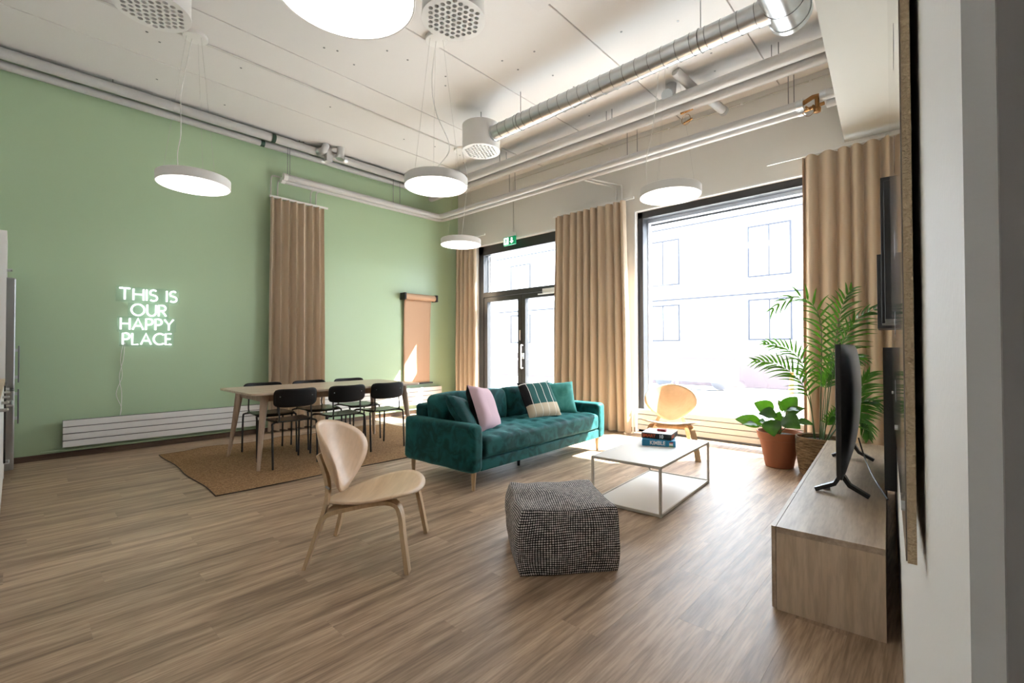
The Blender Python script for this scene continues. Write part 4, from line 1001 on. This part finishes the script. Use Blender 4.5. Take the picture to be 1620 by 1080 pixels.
# ------------------------------------------------------------------ plants
pt = thing('potted_fig', 'broad leaved green plant in a terracotta pot by the window radiator', 'plant', (5.735, 5.13, 0))
MB().lathe([(.001, 0), (.115, 0), (.122, .006), (.172, .265), (.176, .268), (.182, .27), (.197, .335), (.199, .343), (.195, .348), (.186, .345), (.175, .30), (.001, .30)], 40).build('pot', M['terracotta'], pt)
MB().lathe([(.001, .312), (.10, .316), (.178, .305)], 28).build('soil', M['soil'], pt)
def leaf_blade(mb, base, tip, width, up, fold=.25, droop=.15, n=9, shape=0, ruf=0):
    base, tip = V(base), V(tip); d = tip-base; L_ = d.length; t = d.normalized(); up = V(up); sd_ = t.cross(up).normalized(); nn = sd_.cross(t).normalized()
    vs = []
    for i in range(n+1):
        u = i/n; wv = (math.sin(PI*min(1, u**(.72 if shape == 0 else .55)))**.8 if shape != 2 else (min(1, u*6)*(1-u)**.6))*width/2
        if i == n: wv = .0005
        c = base+d*u+nn*(droop*L_*(math.sin(PI*u))*.6)-V((0, 0, droop*L_*u*u*.5))
        for k in (-1, -.5, 0, .5, 1):
            rf = ruf*math.sin(u*14+k*3)*abs(k)*width
            vs.append(c+sd_*(wv*k)+nn*(fold*wv*abs(k)+rf))
    fs = [(i*5+j, i*5+j+1, (i+1)*5+j+1, (i+1)*5+j) for i in range(n) for j in range(4)]
    mb.add(vs, fs)
PB = V((5.735, 5.13, 0))
LV = [((5.60, 5.06, .40), (5.36, 5.02, .455), .14, (-.1, -.9, .6)), ((5.70, 5.08, .54), (5.54, 5.02, .63), .15, (.1, -1, .35)), ((5.74, 5.02, .52), (5.60, 4.95, .53), .13, (0, -.8, .6)),
      ((5.775, 5.16, .54), (5.88, 5.20, .70), .15, (.2, -1, .3)), ((5.79, 5.12, .50), (5.97, 5.06, .61), .11, (0, -.9, .6)), ((5.80, 5.0, .50), (5.955, 4.94, .43), .17, (.1, -.9, .5)),
      ((5.70, 4.99, .47), (5.745, 4.90, .335), .17, (0, -.9, .5)), ((5.75, 5.2, .53), (5.70, 5.25, .65), .10, (1, -.6, .2)), ((5.74, 5.06, .45), (5.77, 5.02, .56), .10, (0, -1, .2)),
      ((5.90, 5.05, .47), (6.05, 5.0, .465), .07, (0, -.8, .6)), ((5.66, 5.0, .43), (5.60, 4.94, .45), .09, (0, -.6, .8)), ((5.80, 5.08, .55), (5.93, 5.02, .58), .09, (0, -.4, 1)), ((5.58, 4.99, .40), (5.46, 4.93, .41), .09, (0, -.4, 1))]
for i, (b, t, wd, up) in enumerate(LV):
    mb = MB(); leaf_blade(mb, V(b)-PB, V(t)-PB, wd, up, .22, .12, 12, 0, .035); o = mb.build('leaf', M['fig'], pt, smooth=80)
    MB().tube(bez([(random.uniform(-.02, .02), random.uniform(-.02, .02), .31), ((V(b)-PB)*.45+V((0, 0, .19))), V(b)-PB+V((0, 0, -.0))], 5), .0035, 6).build('stem', M['stem'], pt)
# palm in basket
BC = V((6.085, 5.04, 0))
pb = thing('potted_palm', 'tall areca palm in a woven seagrass basket beside the curtain', 'plant', BC)
MB().lathe([(.001, 0), (.135, 0), (.150, .01), (.178, .15), (.187, .26), (.186, .335), (.190, .345), (.186, .352), (.176, .345), (.172, .30), (.001, .295)], 44).build('basket', M['basket'], pb)
bd_ = MB()
for k in range(26):
    z_ = .012+k*.0128; r_ = .150+.036*min(1, z_/.22)**.8 if z_ < .3 else .187
    bd_.tube([((r_+.0015)*math.cos(2*PI*j/40), (r_+.0015)*math.sin(2*PI*j/40), z_+.0015*math.sin(j*2.1+k)) for j in range(41)], .0048, 5, cap=False)
bd_.build('woven_coils', M['basket'], pb)['kind'] = 'stuff'
MB().lathe([(.001, .315), (.10, .32), (.172, .308)], 28).build('soil', M['soil'], pb)
FR = [
 ([(6.095, 5.0, .31), (6.11, 5.0, .875), (6.114, 5.0, 1.359), (6.048, 5.0, 1.559), (5.932, 5.0, 1.638), (5.806, 5.0, 1.599), (5.735, 5.0, 1.549)], .42, .24),
 ([(6.11, 5.11, .31), (6.15, 5.15, .87), (6.192, 5.2, 1.221), (6.223, 5.25, 1.453), (6.263, 5.28, 1.624), (6.30, 5.3, 1.69)], .50, .27),
 ([(6.125, 4.99, .31), (6.198, 4.95, .882), (6.265, 4.93, 1.135), (6.321, 4.92, 1.3), (6.40, 4.9, 1.42), (6.50, 4.9, 1.48)], .48, .26),
 ([(6.061, 5.0, .31), (6.024, 5.0, .639), (5.955, 5.0, .833), (5.863, 5.0, .936), (5.73, 5.0, 1.011), (5.575, 5.0, 1.03)], .42, .22),
 ([(6.033, 5.1, .31), (5.995, 5.2, .614), (5.95, 5.25, .856), (5.899, 5.25, 1.039), (5.785, 5.25, 1.151), (5.60, 5.25, 1.205)], .52, .20),
 ([(6.103, 5.06, .31), (6.125, 5.1, .638), (6.138, 5.1, .872), (6.187, 5.1, .953), (6.27, 5.1, 1.01)], .66, .15),
 ([(6.135, 5.0, .31), (6.23, 5.0, .543), (6.322, 5.0, .663), (6.39, 5.0, .80), (6.45, 5.0, .93)], .38, .25),
 ([(6.145, 4.99, .31), (6.259, 4.97, .507), (6.341, 4.97, .635), (6.42, 4.98, .70), (6.50, 4.98, .70)], .35, .24),
 ([(6.11, 5.03, .31), (6.141, 5.03, .46), (6.19, 5.03, .562), (6.247, 5.03, .607), (6.30, 5.03, .62)], .40, .13),
 ([(6.127, 5.1, .31), (6.25, 5.15, .485), (6.344, 5.18, .541), (6.403, 5.2, .491), (6.428, 5.2, .37)], .5, .14),
 ([(6.08, 5.14, .31), (6.096, 5.3, .799), (6.128, 5.35, .921), (6.24, 5.38, 1.05), (6.36, 5.38, 1.07)], .52, .22)]
for i, (pts, st, ll) in enumerate(FR):
    rnd = random.Random(i*5+1); path = [p_-BC for p_ in bez(pts, 9)]; n = len(path); cl = [0]
    for k in range(1, n): cl.append(cl[-1]+(path[k]-path[k-1]).length)
    tot = cl[-1]; mb = MB(); mb.tube(path, [.0062*(1-.75*c/tot) for c in cl], 6)
    def at_(s_):
        for k in range(1, n):
            if cl[k] >= s_: f_ = (s_-cl[k-1])/(cl[k]-cl[k-1]+1e-9); return path[k-1].lerp(path[k], f_), (path[k]-path[k-1]).normalized()
        return path[-1], (path[-1]-path[-2]).normalized()
    s0 = tot*st; m_ = 15; fr = MB()
    for k in range(m_+1):
        q = k/m_; s_ = s0+(tot-s0)*q; p_, t_ = at_(s_)
        side = t_.cross(V((0, 0, 1)))
        if side.length < .2: side = V((1, 0, 0))
        side.normalize(); s2 = t_.cross(V((-.3, .95, 0)))
        if s2.dot(side) < 0: side = -side
        side = (side*.45+s2.normalized()*.85).normalized(); up = side.cross(t_).normalized()
        if up.y > 0: up = -up
        L_ = ll*(.55+.6*math.sin(PI*min(1, .18+q*.75)))*(1-.35*q)
        for sg in (-1, 1):
            d_ = (t_*(.62+.3*q)+side*sg*(.85-.35*q)+up*.22+V((0, 0, rnd.uniform(-.30, .02)))).normalized()
            leaf_blade(fr, p_, p_+d_*L_*rnd.uniform(.85, 1.08), .025, V((.15, -.85, .45)), .25, .26, 7, 2)
    f_ = mb.build('frond_stem', M['stem'], pb, smooth=60)
    fo = fr.build('leaflets', M['palm'], f_, smooth=80)

# ------------------------------------------------------------------ kitchen at the left edge
KF = -.050
ft = thing('tall_cabinet', 'tall white kitchen cabinet housing the steel fridge at the left edge', 'cabinet', (0, 0, 0))
box(.02, .04, YB+.002, KF-.02, 0, 2.24).build('side_panel', M['white'], ft, bevel=.001)
box(.700, .720, YB+.002, KF+.0, 0, 2.24).build('side_panel', M['white'], ft, bevel=.001)
box(.04, .70, YB+.002, KF-.02, 2.22, 2.24).build('top_panel', M['white'], ft)
dr = box(.042, .698, KF-.018, KF+.0, 1.86, 2.235).build('door', M['white'], ft, bevel=.002)
MB().tube([(.60, KF, 1.90), (.60, KF+.03, 1.905), (.48, KF+.03, 1.905), (.48, KF, 1.90)], .006, 8).build('handle', M['steel'], dr)
fg_ = thing('refrigerator', 'brushed steel fridge freezer seen from the side at the left edge', 'refrigerator', (0, 0, 0))
box(.06, .68, YB+.03, KF-.02, .03, 1.82).build('body', M['inox'], fg_, bevel=.003)
u_ = box(.06, .68, KF-.015, KF+.060, .80, 1.82).build('door', M['inox'], fg_, bevel=.012, seg=3)
l_ = box(.06, .68, KF-.015, KF+.060, .06, .785).build('door', M['inox'], fg_, bevel=.012, seg=3)
for par, z0, z1 in ((u_, .83, 1.20), (l_, .42, .765)):
    MB().box(.100, .125, KF+.080, KF+.092, z0, z1).build('handle', M['steel_dark'], par, bevel=.003)
    for z_ in (z0+.04, z1-.06): MB().box(.105, .12, KF+.059, KF+.082, z_, z_+.03).build('handle_mount', M['steel'], par)
for x_ in (.10, .64): MB().tube([(x_, KF-.05, 0), (x_, KF-.05, .03)], .015, 10).build('foot', M['black'], fg_)
bc = thing('base_cabinet', 'white base cabinet with worktop next to the fridge', 'cabinet', (0, 0, 0))
box(.722, .742, YB+.002, KF-.02, .1, .87).build('side_panel', M['white'], bc)
box(1.342, 3.4, YB+.002, KF-.02, .1, .87).build('carcass', M['white'], bc)
box(.722, 3.4, YB+.06, KF-.06, 0, .10).build('plinth', M['white'], bc)
box(.722, 3.4, YB+.002, KF+.0, .872, .90).build('worktop', M['oak'], bc, bevel=.002)
dw = box(.744, 1.34, KF-.018, KF, .105, .235).build('drawer', M['white'], bc, bevel=.002)
MB().tube([(.95, KF, .20), (.95, KF+.03, .20), (1.12, KF+.03, .20), (1.12, KF, .20)], .005, 8).build('handle', M['steel'], dw)
for k in range(4):
    dd = box(1.345+k*.51, 1.85+k*.51, KF-.018, KF, .105, .868).build('door', M['white'], bc, bevel=.002)
    MB().tube([(1.55+k*.51, KF, .83), (1.55+k*.51, KF+.03, .83), (1.65+k*.51, KF+.03, .83), (1.65+k*.51, KF, .83)], .005, 8).build('handle', M['steel'], dd)
ov = thing('oven', 'black glass built-in oven in the kitchen run at the left edge', 'oven', (0, 0, 0))
box(.746, 1.338, YB+.05, KF-.005, .24, .868).build('body', M['inox_dark'], ov)
box(.746, 1.338, KF-.005, KF+.012, .24, .74).build('door', M['inox_dark'], ov, bevel=.002)
box(.746, 1.338, KF-.005, KF+.008, .745, .868).build('control_panel', M['inox_dark'], ov, bevel=.002)
for x_ in (.82, .90, 1.18, 1.26): MB().tube([(x_, KF+.008, .805), (x_, KF+.03, .805)], .018, 14).build('knob', M['steel'], ov)
MB().tube([(.79, KF+.012, .70), (.79, KF+.045, .70), (1.29, KF+.045, .70), (1.29, KF+.012, .70)], .008, 8).build('handle', M['steel'], ov)
